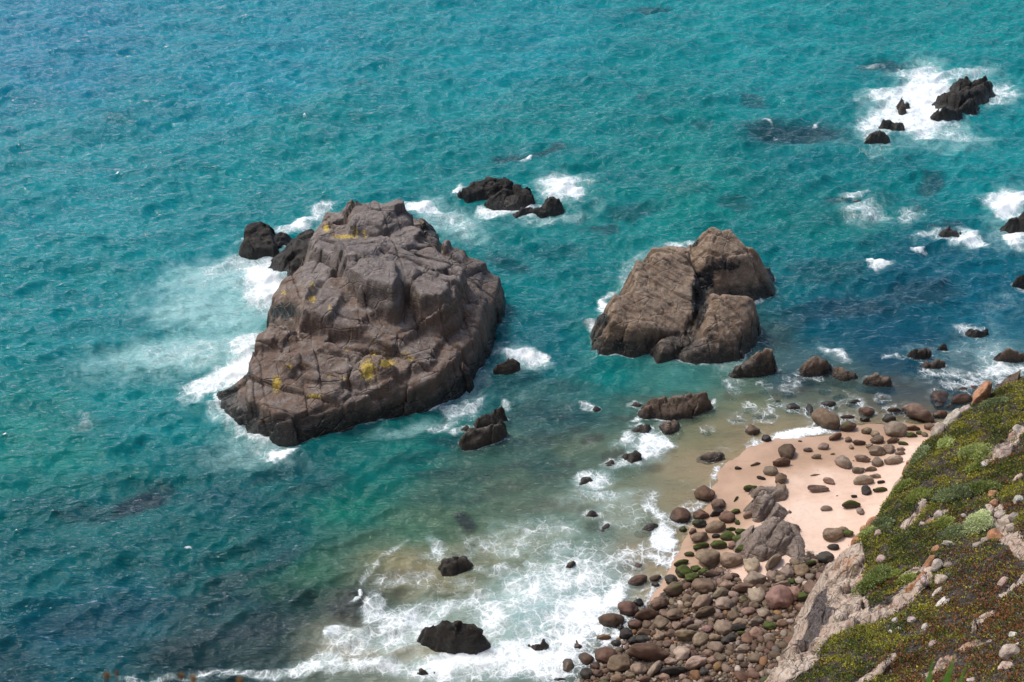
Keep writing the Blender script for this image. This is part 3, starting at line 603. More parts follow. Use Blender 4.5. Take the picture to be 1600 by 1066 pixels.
# mid-water and offshore rocks: (name, label, material, slabs, seed)
def S1(pts, z, sl=2.4, rd=.25): return dict(p=[(a, b, z*k) for a, b, k in pts], slope=sl*1.35, round=rd)
OFF = [
 ('black whale-backed rock, leftmost of three in the surf beyond the two stacks', 'black', [S1([(716,294,.6),(735,278,1),(760,271,1.1),(790,274,1),(808,284,.8),(790,294,.7),(756,298,.6),(728,300,.5)], 1.9)], 301),
 ('black rock in the middle of the three surf-washed rocks beyond the stacks', 'black', [S1([(760,308,.5),(785,288,1),(812,284,1.1),(830,292,.9),(836,304,.7),(806,314,.5),(775,316,.4)], 1.8)], 302),
 ('jagged black rock with a low spike, rightmost of three beyond the stacks', 'black', [S1([(835,314,.9),(862,298,1.3),(872,306,1),(882,318,.6),(850,326,.5),(828,324,.4)], 1.5), S1([(798,330,.5),(828,318,.8),(834,322,.8),(806,333,.4)], .8)], 303),
 ('black jagged rock, uppermost piece of the offshore reef at top right', 'black', [S1([(1494,124,.7),(1502,114,1),(1526,110,1.3),(1540,118,1),(1530,127,.8),(1500,130,.6)], 2.2, 1.6)], 304),
 ('long black rock across the middle of the offshore reef at top right', 'black', [S1([(1464,148,.6),(1480,138,1),(1505,128,1.2),(1550,122,.7),(1556,130,.6),(1536,140,.7),(1500,150,.9),(1470,152,.6)], 2.2, 1.6)], 305),
 ('black rock at the near end of the offshore reef at top right', 'black', [S1([(1460,176,.5),(1468,160,1),(1500,152,1.2),(1528,148,.9),(1520,162,.7),(1488,176,.5),(1466,180,.4)], 2.2, 1.6)], 306),
 ('small black rock in white water, nearest left of the offshore reef', 'black', [S1([(1382,182,.9),(1396,178,1.1),(1412,186,.7),(1402,192,.6),(1390,190,.5)], 1.6, 1.8)], 307),
 ('low speckled black rock at the lower left edge of the reef foam', 'barnacle', [S1([(1352,210,.9),(1366,202,1),(1392,204,.8),(1390,212,.5),(1358,220,.4)], 1.4, 1.8)], 308),
 ('tiny upright rock lost in the foam between the reef pieces', 'barnacle', [S1([(1402,158,.5),(1408,156,.6),(1420,158,.6),(1422,163,.4),(1404,165,.3)], 1.1, 1.8), S1([(1411,150,1.2),(1415,150,1.3),(1415,158,1),(1410,158,1)], 1.5, 3)], 309),
 ('low dark rock awash with foam on its right, left of the right-hand shoals', 'barnacle', [S1([(1308,308,.5),(1325,303,.8),(1345,304,1),(1350,308,.6),(1330,314,.5)], .9, 1.2)], 310),
 ('small black rounded rock with a foam tail streaming to its right', 'black', [S1([(1480,352,.8),(1488,346,1.1),(1498,349,1),(1500,356,.6),(1486,358,.5)], 1.1, 1.8)], 311),
 ('black rock in white surf cut by the right photo edge', 'black', [S1([(1576,342,.7),(1590,338,.9),(1602,326,1.3),(1615,330,1),(1612,350,.6),(1586,350,.5)], 1.6, 2)], 312),
 ('small black rock at the right photo edge, second below the surf', 'black', [S1([(1593,432,.8),(1606,428,1),(1612,436,.6),(1598,438,.5)], 1.2, 2)], 313),
 ('small pale-flecked rock in foam right of the largest stack', 'barnacle', [S1([(774,570,.5),(782,556,1.2),(796,556,1.1),(806,566,.7),(792,572,.5)], 1.4, 1.9)], 314),
 ('dark barnacled rock, upper half of the pair below the largest stack', 'barnacle', [S1([(750,648,.8),(766,632,1.2),(788,632,1),(790,646,.6),(770,656,.6)], 1.6, 2.2)], 315),
 ('dark mossy rock with a low left shelf, lower of the pair below the largest stack', 'barnacle', [S1([(722,682,.7),(734,660,1.2),(762,652,1.3),(782,658,.9),(766,680,.6),(740,690,.5)], 1.7, 2.2), S1([(706,666,.6),(728,658,.9),(730,668,.7),(712,672,.4)], .7, 1.6)], 316),
 ('oblong dark rock in sandy surf, between the two boulders of the foam field', 'barnacle', [S1([(684,876,.6),(700,864,1),(728,858,1.1),(732,868,.8),(708,888,.5),(690,888,.4)], 1.3, 2)], 317),
 ('large black angular boulder alone in the white surf at the bottom', 'black', [S1([(662,980,.9),(675,968,1.2),(700,962,1.3),(740,968,1.2),(758,990,.8),(745,1002,.6),(708,1010,.5),(680,1000,.6)], 1.9, 2.4)], 318),
 ('small round dark rock below the black angular boulder in the surf', 'barnacle', [S1([(654,1042,.8),(664,1035,1),(678,1042,.8),(668,1050,.5)], .9, 2)], 319),
 ('small pointed grey rock in the surf left of the boulder shore', 'barnacle', [S1([(826,996,.6),(838,984,1.3),(848,982,1.4),(848,998,.6),(832,1002,.5)], 1.2, 2.2)], 320),
 ('broad brown fractured rock lying in the shallows off the beach', 'brownwet', [S1([(1006,634,.5),(1016,618,.9),(1034,604,1.3),(1052,608,1.1),(1080,604,1.2),(1106,612,.8),(1112,624,.5),(1080,638,.5),(1040,646,.4)], 1.8, 1.8)], 321),
 ('rounded brown rock capping the shallows just below the broad fractured rock', 'brownwet', [S1([(1034,658,.8),(1046,652,1),(1060,656,.9),(1058,668,.6),(1038,670,.5)], .9, 1.6)], 322),
 ('dark rock swirled over by foam, left of the sand spit', 'barnacle', [S1([(972,708,.5),(985,696,.9),(1002,698,1),(1004,710,.6),(988,722,.4)], .8, 1.4)], 323),
 ('dark rock awash, just above the foam-swirled rock', 'barnacle', [S1([(988,666,.6),(1004,658,1),(1016,664,.8),(1010,678,.4),(994,676,.4)], .55, 1.2)], 324),
 ('low dark rock left of the foam-swirled rock', 'barnacle', [S1([(942,722,.7),(956,714,1),(968,722,.7),(958,730,.4)], .5, 1.2)], 325),
 ('small dark tilted rock in foam left of the beach', 'barnacle', [S1([(904,754,.7),(914,740,1.1),(926,742,1),(914,757,.5)], .5, 2)], 326),
 ('low black rock awash in the middle of the surf lace', 'barnacle', [S1([(908,802,.7),(922,796,1),(940,800,.8),(930,808,.5)], .5, 1.2)], 327),
 ('dark slanting rock just under the surf lace', 'barnacle', [S1([(930,826,.5),(940,816,1),(950,814,.9),(938,830,.4)], .4, 1.2)], 328),
 ('brown rock half covered by surf right of the foam field', 'brownwet', [S1([(884,878,.6),(898,868,1),(914,878,.8),(904,886,.4)], .8, 1.6)], 329),
 ('brown rock in foam at the foot of the sand, left of the boulders', 'brownwet', [S1([(1003,818,.7),(1014,810,1),(1028,814,.8),(1016,826,.5)], .7, 1.8)], 330),
 ('tiny black rock ringed by foam in the middle of the cove', 'black', [S1([(926,636,.8),(934,632,1),(940,636,.8),(932,640,.5)], .5, 1.8)], 331),
 ('low brown rock beside the left tip of the broad fractured rock', 'brownwet', [S1([(984,628,.5),(996,620,1),(1008,624,.8),(1000,634,.4)], .5, 1.2)], 332),
 ('big smooth brown boulder at the lower right foot of the second stack', 'slab', [S1([(1154,574,.5),(1172,552,1.1),(1196,540,1.3),(1208,550,1),(1206,562,.7),(1176,574,.5)], 1.9, 2.2)], 333),
 ('small dark brown rock touching the smooth boulder below the second stack', 'brownwet', [S1([(1128,580,.6),(1142,574,1),(1156,580,.7),(1142,586,.4)], .8, 1.6)], 334),
 ('brown knobbly rock with foam behind, first right of the second stack', 'brownwet', [S1([(1256,572,.5),(1262,548,1.3),(1278,546,1.2),(1294,560,.8),(1286,570,.6),(1264,576,.4)], 1.7, 2.2)], 335),
 ('brown oval rock right of the knobbly rock in the shallows', 'brownwet', [S1([(1300,574,.6),(1312,566,1.1),(1332,574,1),(1336,582,.6),(1314,584,.5)], 1.1, 2.2)], 336),
 ('dark brown rock with a black left end, between shallows and right-hand surf', 'brownwet', [S1([(1350,592,.5),(1364,584,.9),(1380,580,1.1),(1396,588,.8),(1388,596,.5),(1362,598,.4)], 1.2, 2)], 337),
 ('dark pointed rock, upper left of the cluster before the right-hand surf', 'barnacle', [S1([(1426,544,.6),(1442,532,1.3),(1450,534,1.1),(1450,546,.6),(1434,548,.5)], 1.3, 2.2)], 338),
 ('brown flat-topped rock, lower right of the cluster before the right-hand surf', 'brownwet', [S1([(1448,562,.6),(1456,554,1.1),(1474,556,1),(1478,564,.6),(1460,570,.5)], 1.1, 2.2)], 339),
 ('small black rock, lower left of the cluster before the right-hand surf', 'black', [S1([(1418,566,.7),(1426,562,1),(1434,566,.7),(1426,570,.4)], .7, 2)], 340),
 ('tiny black rock, upper right of the cluster before the right-hand surf', 'black', [S1([(1472,540,.8),(1478,537,1),(1484,541,.7),(1478,544,.4)], .6, 2)], 341),
 ('black domed rock ringed with foam in the right-hand shoals', 'black', [S1([(1514,512,.6),(1524,505,1.1),(1540,508,1),(1546,513,.6),(1526,517,.5)], 1.0, 2)], 342),
 ('long smooth brown rock in the surf near the right photo edge', 'brownwet', [S1([(1558,550,.8),(1572,543,1.1),(1596,544,1.1),(1604,552,.7),(1580,557,.5)], 1.2, 2.2)], 343),
 ('wet brown flat rock at the edge of the sand, left of the foam line', 'brownwet', [S1([(1092,712,.6),(1108,700,1.1),(1128,700,1),(1132,710,.7),(1108,720,.4)], .7, 1.4)], 344),
 ('massive reddish brown rock rising at the right photo edge above the slope', 'brownwet', [S1([(1570,586,.8),(1588,568,1.4),(1610,558,1.8),(1620,590,1),(1590,606,.6)], 2.6, 2.4)], 345),
]
for lab, mat, sl_, sd_ in OFF:
    mny = min(q[1] for q in sl_[0]['p'])
    make_rock('rock', lab, 'rock', mat, sl_, res=.10 if mny < 220 else .07, seed=sd_, ang=(sd_ % 7)*.4, facets=((1.3, .38, .75, .14), (.5, .12, .45, .07)), warp=.25, rough=.10, zmin=-.9, shrink=.92)
NSEA = len(RINGS)

# outcrop on the beach
def outc(label, pts, seed, sl=2.2, mat='outcrop', **k):
    G = [hit(a, b, False)[2] for a, b, z in pts]
    make_rock('beach_rock', label, 'rock', mat, [dict(p=[(a, b, z) for a, b, z in pts], slope=sl, round=.25)], res=.06, seed=seed, facets=((1.1, .14, .28, .16), (.42, .05, .2, .05)), rough=.05, zmin=.3, slope=3.4, **k)
outc('largest grey creased outcrop on the sand, above the boulder field', [(1182,815,3.0),(1210,800,3.2),(1232,806,2.9),(1244,830,2.3),(1236,852,1.8),(1205,860,1.9),(1190,862,1.9),(1176,850,2.2),(1172,830,2.6)], 401)
outc('cracked knobbly grey rock lying against the right side of the largest outcrop', [(1225,808,2.0),(1248,812,1.8),(1254,840,1.6),(1262,868,1.6),(1244,880,1.7),(1232,850,1.8)], 402, 1.6)
outc('pale smooth-topped block at the upper end of the beach outcrop', [(1182,770,2.4),(1196,762,2.6),(1210,770,2.3),(1210,786,1.9),(1190,790,2.0)], 403, 3.0)
outc('ribbed brown slab at the top of the beach outcrop, above the pale block', [(1188,752,1.9),(1212,752,1.9),(1228,762,1.6),(1226,774,1.3),(1204,768,1.6),(1186,762,1.8)], 404, 2.4)
outc('dark cracked rock between the pale block and the largest outcrop', [(1210,780,1.7),(1228,786,1.6),(1240,796,1.3),(1222,800,1.6),(1206,798,1.8)], 405, 1.8)

# ------------------------------------------------------------------ boulders
def boulder_proto(seed, sub=4, planes=16, sharp=9.0, rough=.05):
    rng = np.random.RandomState(seed)
    bm = bmesh.new(); bmesh.ops.create_icosphere(bm, subdivisions=sub, radius=1); bm.verts.ensure_lookup_table()
    V = np.array([v.co[:] for v in bm.verts]); F = np.array([[v.index for v in f.verts] for f in bm.faces]); bm.free()
    D = V/np.linalg.norm(V, axis=1, keepdims=True)
    n = rng.normal(size=(planes, 3)); n /= np.linalg.norm(n, axis=1, keepdims=True); dd = .72+.32*rng.rand(planes)
    k = np.maximum(D @ n.T, 1e-3)/dd[None]
    r = 1/((k**sharp).sum(1) + 0.9**sharp)**(1/sharp)
    Q = D*r[:, None]
    Q *= (1 + rough*fbm(Q[:, 0]*1.4+seed, Q[:, 1]*1.4, Q[:, 2]*1.4, 3, seed) + .35*rough*fbm(Q[:, 0]*5+seed, Q[:, 1]*5, Q[:, 2]*5, 3, seed+1))[:, None]
    Q -= (Q.max(0)+Q.min(0))/2; Q /= (Q.max(0)-Q.min(0))[None]/2
    return Q, F
RND = [mesh_np('boulder', *boulder_proto(500+i, 4, 9, 15, .17), MAT['boulder']) for i in range(14)]
ANG = [mesh_np('boulder', *boulder_proto(600+i, 4, 8, 30, .20), MAT['boulder']) for i in range(10)]
SMALL = [mesh_np('cobble', *boulder_proto(700+i, 3, 8, 18, .14), MAT['boulder']) for i in range(10)]
COLS = {'b': (.165, .115, .080), 'g': (.225, .170, .130), 'p': (.33, .265, .21), 'd': (.035, .030, .028), 'm': (.07, .06, .045), 'k': (.24, .15, .12), 'o': (.22, .12, .055), 'r': (.125, .075, .050), 's': (.05, .045, .04), 'l': (.07, .06, .045)}
def c5(X, Y, W, H): return 1000+X/2.667, 560+Y/2.667, W/2.667, H/2.667
def c9(X, Y, W, H): return 1100+X/5.33, 560+Y/5.33, W/5.33, H/5.33
def cA(X, Y, W, H): return 1380+X/5.33, 560+Y/5.33, W/5.33, H/5.33
def c6(X, Y, W, H): return 850+X/3.2, 740+Y/3.2, W/3.2, H/3.2
B = []
def add(fn, rows):
    for r in rows:
        x, y, w_, h_ = fn(*r[:4]); B.append([x, y, w_, h_, r[4], r[5] if len(r) > 5 else 0, r[6] if len(r) > 6 else None])
add(c9, [(405,600,120,90,'r',0,'dark brown boulder in the wash, left of the bright foam line'),(520,665,80,65,'d',0,'small dark boulder in the wash right of the dark brown one'),
 (690,775,140,125,'r',-30,'large smooth brown boulder at the head of the sandy strip, above a flatter one'),(645,868,145,80,'r',0,'flat oval brown boulder just under the large smooth one on the sand'),
 (555,935,95,100,'g',70,'grey boulder with a mossy foot below the flat oval boulder'),(642,1003,105,88,'r',0,'squarish brown boulder resting on the sand above the ribbed slab'),
 (475,998,80,30,'d',-20),(430,880,95,28,'b',15),(285,915,60,26,'s',0),(865,765,80,38,'g',0),(995,735,95,62,'g',0,'grey lumpy boulder on open sand nearest the bright foam line'),(935,820,80,45,'g',0),(1075,797,35,13,'b',0),
 (1095,655,120,62,'r',15,'elongated brown boulder at the sea end of the sand, under the biggest wave-wet rock'),(1010,515,265,165,'b',-38,'biggest wave-wet brown rock topping the sand, right of the foam line'),(1205,570,135,90,'r',0),(1195,495,125,45,'r',5),(1355,450,125,92,'r',0),(1340,507,80,50,'s',0),
 (1245,378,125,60,'s',0),(1475,355,100,60,'o',25),(1355,605,85,60,'b',0),(1203,678,60,48,'b',0),(1290,703,110,52,'b',0),(1225,738,38,42,'b',0),(1425,630,70,60,'b',0),(1440,678,110,80,'b',0),(1380,733,60,42,'b',20),
 (1440,770,140,95,'b',0),(1320,838,130,65,'g',-10),(1160,865,150,105,'g',-30,'faceted grey boulder alone on the middle of the sand'),(1445,860,100,85,'g',20),(1390,922,100,46,'g',0),(1285,935,105,60,'g',0),
 (1330,1015,170,90,'p',0,'wide flat pale grey boulder on the sand under the slope edge'),(1425,982,90,40,'g',-10),(1475,1030,65,30,'d',0,'small flat black stone right of the wide pale boulder'),(1040,1022,100,60,'k',-20,'pinkish pyramidal boulder in the middle of the sand'),
 (925,970,90,17,'g',8),(1545,750,90,80,'b',-40),(1570,685,95,52,'r',0),(1245,853,18,10,'b',0),(800,690,35,14,'d',0),
 (1005,275,100,70,'r',0,'round rust brown boulder half out of the shallows beyond the sand'),(885,125,110,60,'r',20),(815,195,100,80,'r',0),(705,230,60,50,'b',0),
 (495,285,80,40,'s',0),(245,275,130,70,'s',0),(250,345,50,30,'s',0),(370,432,110,45,'s',15),(600,380,120,70,'s',0),(740,420,130,90,'s',0),(500,490,200,35,'s',0),(280,522,130,25,'l',0),(1125,330,110,55,'s',0),(870,430,70,110,'s',0),(700,295,110,80,'s',0),(1040,395,130,80,'s',0),(20,620,70,55,'s',0)])
add(cA, [(375,155,180,55,'r',8),(610,175,90,65,'r',0),(785,150,60,42,'d',0,'small black boulder in front of the surf at the right'),(490,185,60,55,'s',0),(510,240,70,60,'s',0),(720,205,120,80,'b',0),(820,215,90,85,'r',0),(930,172,130,80,'r',0,'brown boulder with a bright rim at the foot of the right-hand surf'),
 (960,240,140,80,'r',20),(1085,250,120,65,'r',20),(980,278,90,45,'r',0),(650,285,150,75,'r',10),(740,265,120,80,'r',0),(465,335,145,140,'r',0,'tall egg-shaped brown boulder at the water, left of the orange crag'),(460,400,85,75,'s',0),(550,412,92,50,'r',0),(635,415,50,42,'r',0),
 (650,355,195,115,'r',8,'largest dark brown boulder touching the orange crag on the slope edge'),(475,468,125,80,'r',10),(310,465,230,150,'b',-20,'huge rounded brown boulder in the water at the right end of the beach'),(215,430,130,90,'b',0),(90,440,115,65,'r',0),(50,500,110,80,'s',0),
 (100,592,185,145,'g',-15,'large angular grey-brown boulder at the top right of the sand'),(245,582,130,52,'r',0),(385,568,90,70,'b',0),(240,640,90,48,'m',0,'mossy flat boulder at the upper right corner of the sand'),(300,622,50,36,'m',0),(345,635,55,50,'b',0),(420,590,60,50,'k',0),
 (165,710,95,35,'m',-10,'flat green-topped stone on the sand, beside the slope edge'),(85,685,110,52,'r',12),(45,755,95,80,'g',-40),(150,755,75,38,'g',0),(140,790,85,42,'g',0),(85,850,155,80,'p',0,'pale flat grey boulder on the sand against the slope edge'),(560,265,70,45,'s',0),(860,90,50,30,'s',0),(520,290,50,40,'s',0),(1140,190,90,70,'r',0)])
add(c5, [(745,545,92,32,'g',0,'flat double-lobed grey stone lying in the middle of the sand'),(943,550,40,42,'d',0,'black upright stone on the sand at the slope edge'),(1000,548,60,22,'m',0),(892,576,28,13,'d',0),(880,610,78,36,'m',0,'low boulder with mossy left side on the sand'),(777,625,50,24,'p',0,'half-buried pale stone in the middle of the sand'),
 (805,733,85,62,'b',0,'dark angular boulder at the inner end of the sand'),(845,715,45,28,'b',0),(866,730,45,32,'m',0),(808,787,45,28,'s',0),(918,638,32,28,'g',0),(800,400,14,6,'b'),(822,573,10,4,'b'),
 (460,543,58,27,'m',0,'green weedy stone on the sand, left of the beach outcrop'),(590,553,50,62,'b',0),(450,652,50,28,'b',20),(397,638,42,24,'m',0),(400,585,36,12,'m',40),
 (270,562,82,70,'r',10,'round dark boulder where the wash meets the sand, uppermost of its cluster'),(328,607,66,48,'b',25),(168,656,84,70,'r',-15,'angular dark boulder at the foam edge, leftmost of the cluster above the boulder field'),(255,652,66,42,'r',0),(362,662,66,50,'r',0),(320,642,60,34,'d',15),
 (315,703,86,50,'b',0),(248,690,60,36,'d',0),(220,722,42,28,'r',25),(180,712,34,25,'m',0),(248,747,76,46,'b',10),(255,785,72,28,'m',10),(327,777,68,38,'m',0),(365,740,62,42,'m',0),(318,740,38,20,'d',0),(420,725,50,30,'m',0),
 (425,757,78,46,'m',0,'bright green mossy boulder left of the beach outcrop'),(437,795,80,40,'m',0),(387,780,42,32,'k',0),(30,685,60,40,'r',0),(405,683,28,20,'m',-50),(380,712,40,18,'m',0)])
add(c6, [(725,403,50,28,'m',-10),(685,448,78,34,'m',12),(820,425,122,92,'b',0,'large brown boulder at the top of the boulder field, beside mossy stones'),(938,430,112,84,'b',0,'round two-toned boulder on the sand patch above the boulder field'),(1040,460,80,80,'p',0,'pale hollowed boulder left of the long diagonal one'),
 (1148,442,135,62,'g',38,'long grey boulder slanting beneath the beach outcrop'),(1055,525,112,72,'p',0,'pale wide boulder at the lower tip of the sand patch'),(1065,612,90,84,'p',0,'pale round boulder in the middle of the boulder field'),(760,475,52,34,'m',0),(700,490,84,62,'m',0),(740,520,72,46,'m',0),(800,490,60,40,'m',0),(840,502,88,32,'b',0),
 (635,530,62,52,'s',0),(650,577,118,72,'b',15,'brown boulder with a flat slanting top at the left edge of the boulder field'),(795,562,112,88,'b',-10,'blocky brown boulder at the middle of the field top'),(915,520,62,42,'b',0),(915,557,72,48,'b',0),(880,600,92,54,'g',25),
 (790,648,116,70,'b',35),(900,650,88,68,'p',0,'pale white-topped boulder in the middle of the boulder field'),(1000,572,104,52,'b',0),(995,630,46,36,'g',0),(1145,515,66,60,'g',0),(1178,528,60,42,'g',0),(1218,492,72,64,'g',0),(1290,487,76,70,'b',0),(1190,555,82,36,'g',0),
 (1175,622,135,118,'k',0,'pink square block at the upper right of the boulder field'),(1240,600,90,80,'k',20),(1290,617,84,48,'M',-12,'lime green mossy boulder beside the pink block'),(1350,575,92,86,'b',30),(1280,540,50,36,'p',0),(1330,520,46,42,'g',0),(1240,540,40,30,'m',0),(1405,420,84,70,'s',10),(1440,368,50,26,'s',0),(1330,450,60,30,'m',10),(1385,520,50,60,'g',0),
 (400,465,62,52,'r',0),(467,467,54,44,'b',0),(467,540,100,62,'r',12,'rust brown oval boulder on wet sand at the edge of the surf'),(555,525,62,36,'r',10),(558,555,42,25,'s',0),(310,560,50,40,'r',0),(420,677,102,82,'r',0,'dark red-brown boulder at the surf edge, above the widest wet one'),(470,645,56,46,'d',0),
 (335,740,128,80,'r',0,'wide dark boulder in white foam at the left of the boulder field'),(580,650,98,62,'b',20),(515,708,124,54,'r',5),(455,755,72,50,'r',0),(515,757,50,46,'r',0),(590,745,84,76,'b',0),(410,802,70,56,'d',0),(300,825,76,42,'o',0,'ochre boulder alone in the foam left of the boulder field'),(240,722,60,34,'d',0),
 (170,866,86,68,'r',0,'brown boulder in the foam, third from the bottom left end of the shore'),(120,966,74,78,'b',0),(210,930,78,70,'r',0),(310,910,108,94,'r',10),(375,950,118,90,'b',0),(530,897,218,92,'r',-5,'longest smooth rust brown boulder, low in the boulder field'),(475,975,84,66,'g',0),(555,977,110,54,'g',45),
 (210,1000,62,66,'s',0),(270,1000,50,40,'r',0),(655,705,92,62,'b',10),(665,764,52,46,'b',0),(720,742,82,46,'g',10),(810,692,112,52,'b',12,'flat brown boulder with white specks in the middle of the field'),(750,770,74,34,'g',0),(710,810,114,56,'b',0),(780,832,96,66,'g',30),(690,900,88,74,'p',25),(760,947,124,66,'p',20,'wide pale boulder right of the longest rust brown one'),
 (855,868,86,64,'g',-30),(860,822,72,40,'b',0),(895,772,96,72,'g',-25),(880,715,60,40,'b',0),(945,710,62,60,'b',0),(975,772,72,40,'d',0),(1060,737,82,50,'g',10),(1100,700,66,52,'p',0),(1020,690,70,46,'k',0),(980,745,76,46,'g',0),(1060,795,72,60,'b',0),(995,875,72,46,'g',0),(1130,832,62,50,'b',0),(1125,762,62,52,'m',0),(1190,750,60,40,'b',0),
 (635,940,62,36,'p',0),(840,935,62,42,'k',0),(870,968,52,46,'o',0,'ochre yellow rounded boulder low in the boulder field'),(755,1010,52,56,'o',0,'ochre upright boulder at the bottom edge, left of the rounded ochre one'),(650,988,130,56,'s',0,'black streaked rock between pale boulders at the bottom edge'),(500,1030,72,34,'b',0),(370,1025,72,46,'b',0),(305,1030,52,34,'b',0),(80,1035,74,30,'s',0),
 (720,655,40,34,'b',0),(640,800,60,46,'b',0),(575,810,60,50,'b',0),(490,830,70,50,'s',0),(620,760,50,40,'b',0),(560,800,56,44,'r',0),(620,850,54,40,'b',0),(500,795,70,40,'b',0),(940,820,56,40,'d',0),(820,780,60,40,'k',0),(910,835,50,36,'s',0),(820,900,56,40,'b',0),(930,660,50,40,'s',0),(1050,660,56,40,'b',0),(1110,650,40,40,'b',0),(990,800,50,24,'m',0),
 (445,835,50,36,'s',0),(380,770,44,36,'s',0),(360,850,50,36,'s',0),(255,965,50,40,'r',0),(430,1010,50,40,'b',0),(600,1020,60,40,'b',0),(700,1020,50,36,'g',0),(800,990,50,44,'s',0),(820,1030,50,30,'b',0)])
SIZEW = [(1.0, 'small'), (1.9, 'medium-sized'), (99, 'large')]
COLW = {'b': 'brown', 'g': 'grey', 'p': 'pale', 'd': 'black', 'm': 'mossy', 'k': 'pink', 'o': 'ochre', 'r': 'dark brown', 's': 'dark wet', 'M': 'mossy', 'l': 'sunken'}
SHORT = []     # landmarks used by generated labels
GEN = []
OCC = []
def jitter(c, rng, a=.14):
    k = 1 + rng.uniform(-a, a)*1.4; return tuple(max(.008, v*k*(1+rng.uniform(-.06, .06))) for v in c)
rng = random.Random(11)
def put_boulder(x, y, w_, h_, kind, ang, label, protos=None, name='boulder', cat='boulder', group=None):
    p0 = hit(x, y + h_*.28, False); s = mpp(*p0)
    th = math.atan2(CAM_H - p0[2], p0[1])
    a = w_*s/2; hh = h_*s/2
    az = min(.72*(a+hh)/2*1.15, hh*.95/math.cos(th)); az = max(az, .12*a)
    ay = math.sqrt(max(hh*hh - (az*math.cos(th))**2, (.45*hh)**2))/math.sin(th)
    ay = min(ay, 2.2*a)
    g = p0[2]
    pc = P(x, y, g + .55*az)
    z = float(sand_at(pc[0], pc[1])[0]) + az*(.55 if kind != 'l' else .2)
    if kind == 's' and z - az*.5 < -.1: z = min(z, -az*.15)
    pr = protos or (ANG if kind in 'kpsd' or rng.random() < .5 else RND)
    o = bpy.data.objects.new(name, pr[rng.randrange(len(pr))]); C.objects.link(o)
    o.location = (pc[0], pc[1], z)
    yaw = math.atan2(math.sin(R(ang))/math.sin(th), math.cos(R(ang)))
    o.rotation_euler = (rng.uniform(-.12, .12), rng.uniform(-.12, .12), yaw)
    if rng.random() < .5: o.scale = (-a*1.04, ay*1.04, az*1.04)
    else: o.scale = (a*1.04, ay*1.04, az*1.04)
    mk = kind in 'mM'
    col = jitter(COLS.get(kind, COLS['m']), rng)
    if kind == 'b' and rng.random() < .35: col = jitter((.235, .172, .122), rng)
    o.color = (*col, (0.0 if kind == 'M' else rng.uniform(.1, .35)) if mk else (rng.uniform(.55, .8) if rng.random() < .12 and x > 1000 else 1.0))
    o['category'] = cat
    if group: o['group'] = group
    if label: o['label'] = label
    OCC.append((pc[0], pc[1], max(a, ay)))
    return o, pc, max(a, ay)*2, z, az
OBJ = []
for (x, y, w_, h_, k, an, lab) in B:
    o, pc, sz, z, az = put_boulder(x, y, w_, h_, k, an, lab)
    OBJ.append((o, x, y, k, lab, sz))
# labels for the rest: rank and direction from the nearest described boulder
LM = [(x, y, l) for (_, x, y, k, l, _) in OBJ if l] 
LMS = {'wide pale boulder right of the longest rust brown one': 'wide pale boulder low in the field'}
def short(l):
    for cut in (',', ' at ', ' in ', ' on ', ' above', ' below', ' beneath', ' beside', ' where', ' left of', ' right of', ' just', ' under', ' lying', ' resting', ' touching', ' alone', ' slanting', ' with', ' between', ' nearest', ' half'):
        i = l.find(cut)
        if i > 0: l = l[:i]
    return l
scount = {}
for _, _, l in LM: scount[short(l)] = scount.get(short(l), 0)+1
cnt = {}
rest = [t for t in OBJ if not t[4]]
def near_lm(x, y):
    c = sorted((math.hypot(x-a, y-b), a, b, l) for a, b, l in LM if scount[short(l)] == 1)
    return c[0]
rr = []
for o, x, y, k, _, sz in rest:
    d, a, b, l = near_lm(x, y); an = math.degrees(math.atan2(b-y, x-a)) % 360
    dr = ['right of', 'up and right of', 'above', 'up and left of', 'left of', 'down and left of', 'below', 'down and right of'][int((an+22.5)//45) % 8]
    rr.append((d, o, k, sz, dr, short(l), x, y))
rr.sort(key=lambda t: t[0])
ORD = ['nearest', 'second nearest', 'third nearest', 'fourth nearest', 'fifth nearest', 'sixth nearest', 'seventh nearest', 'eighth nearest']
for d, o, k, sz, dr, sh, x, y in rr:
    cw = COLW[k]; key = (dr, sh, cw); n = cnt.get(key, 0); cnt[key] = n+1
    o['label'] = f"{cw} boulder, {ORD[min(n, 7)]} {dr} the {' '.join(sh.split()[:8])}"
    o['group'] = 'boulders scattered over the beach and shallows'
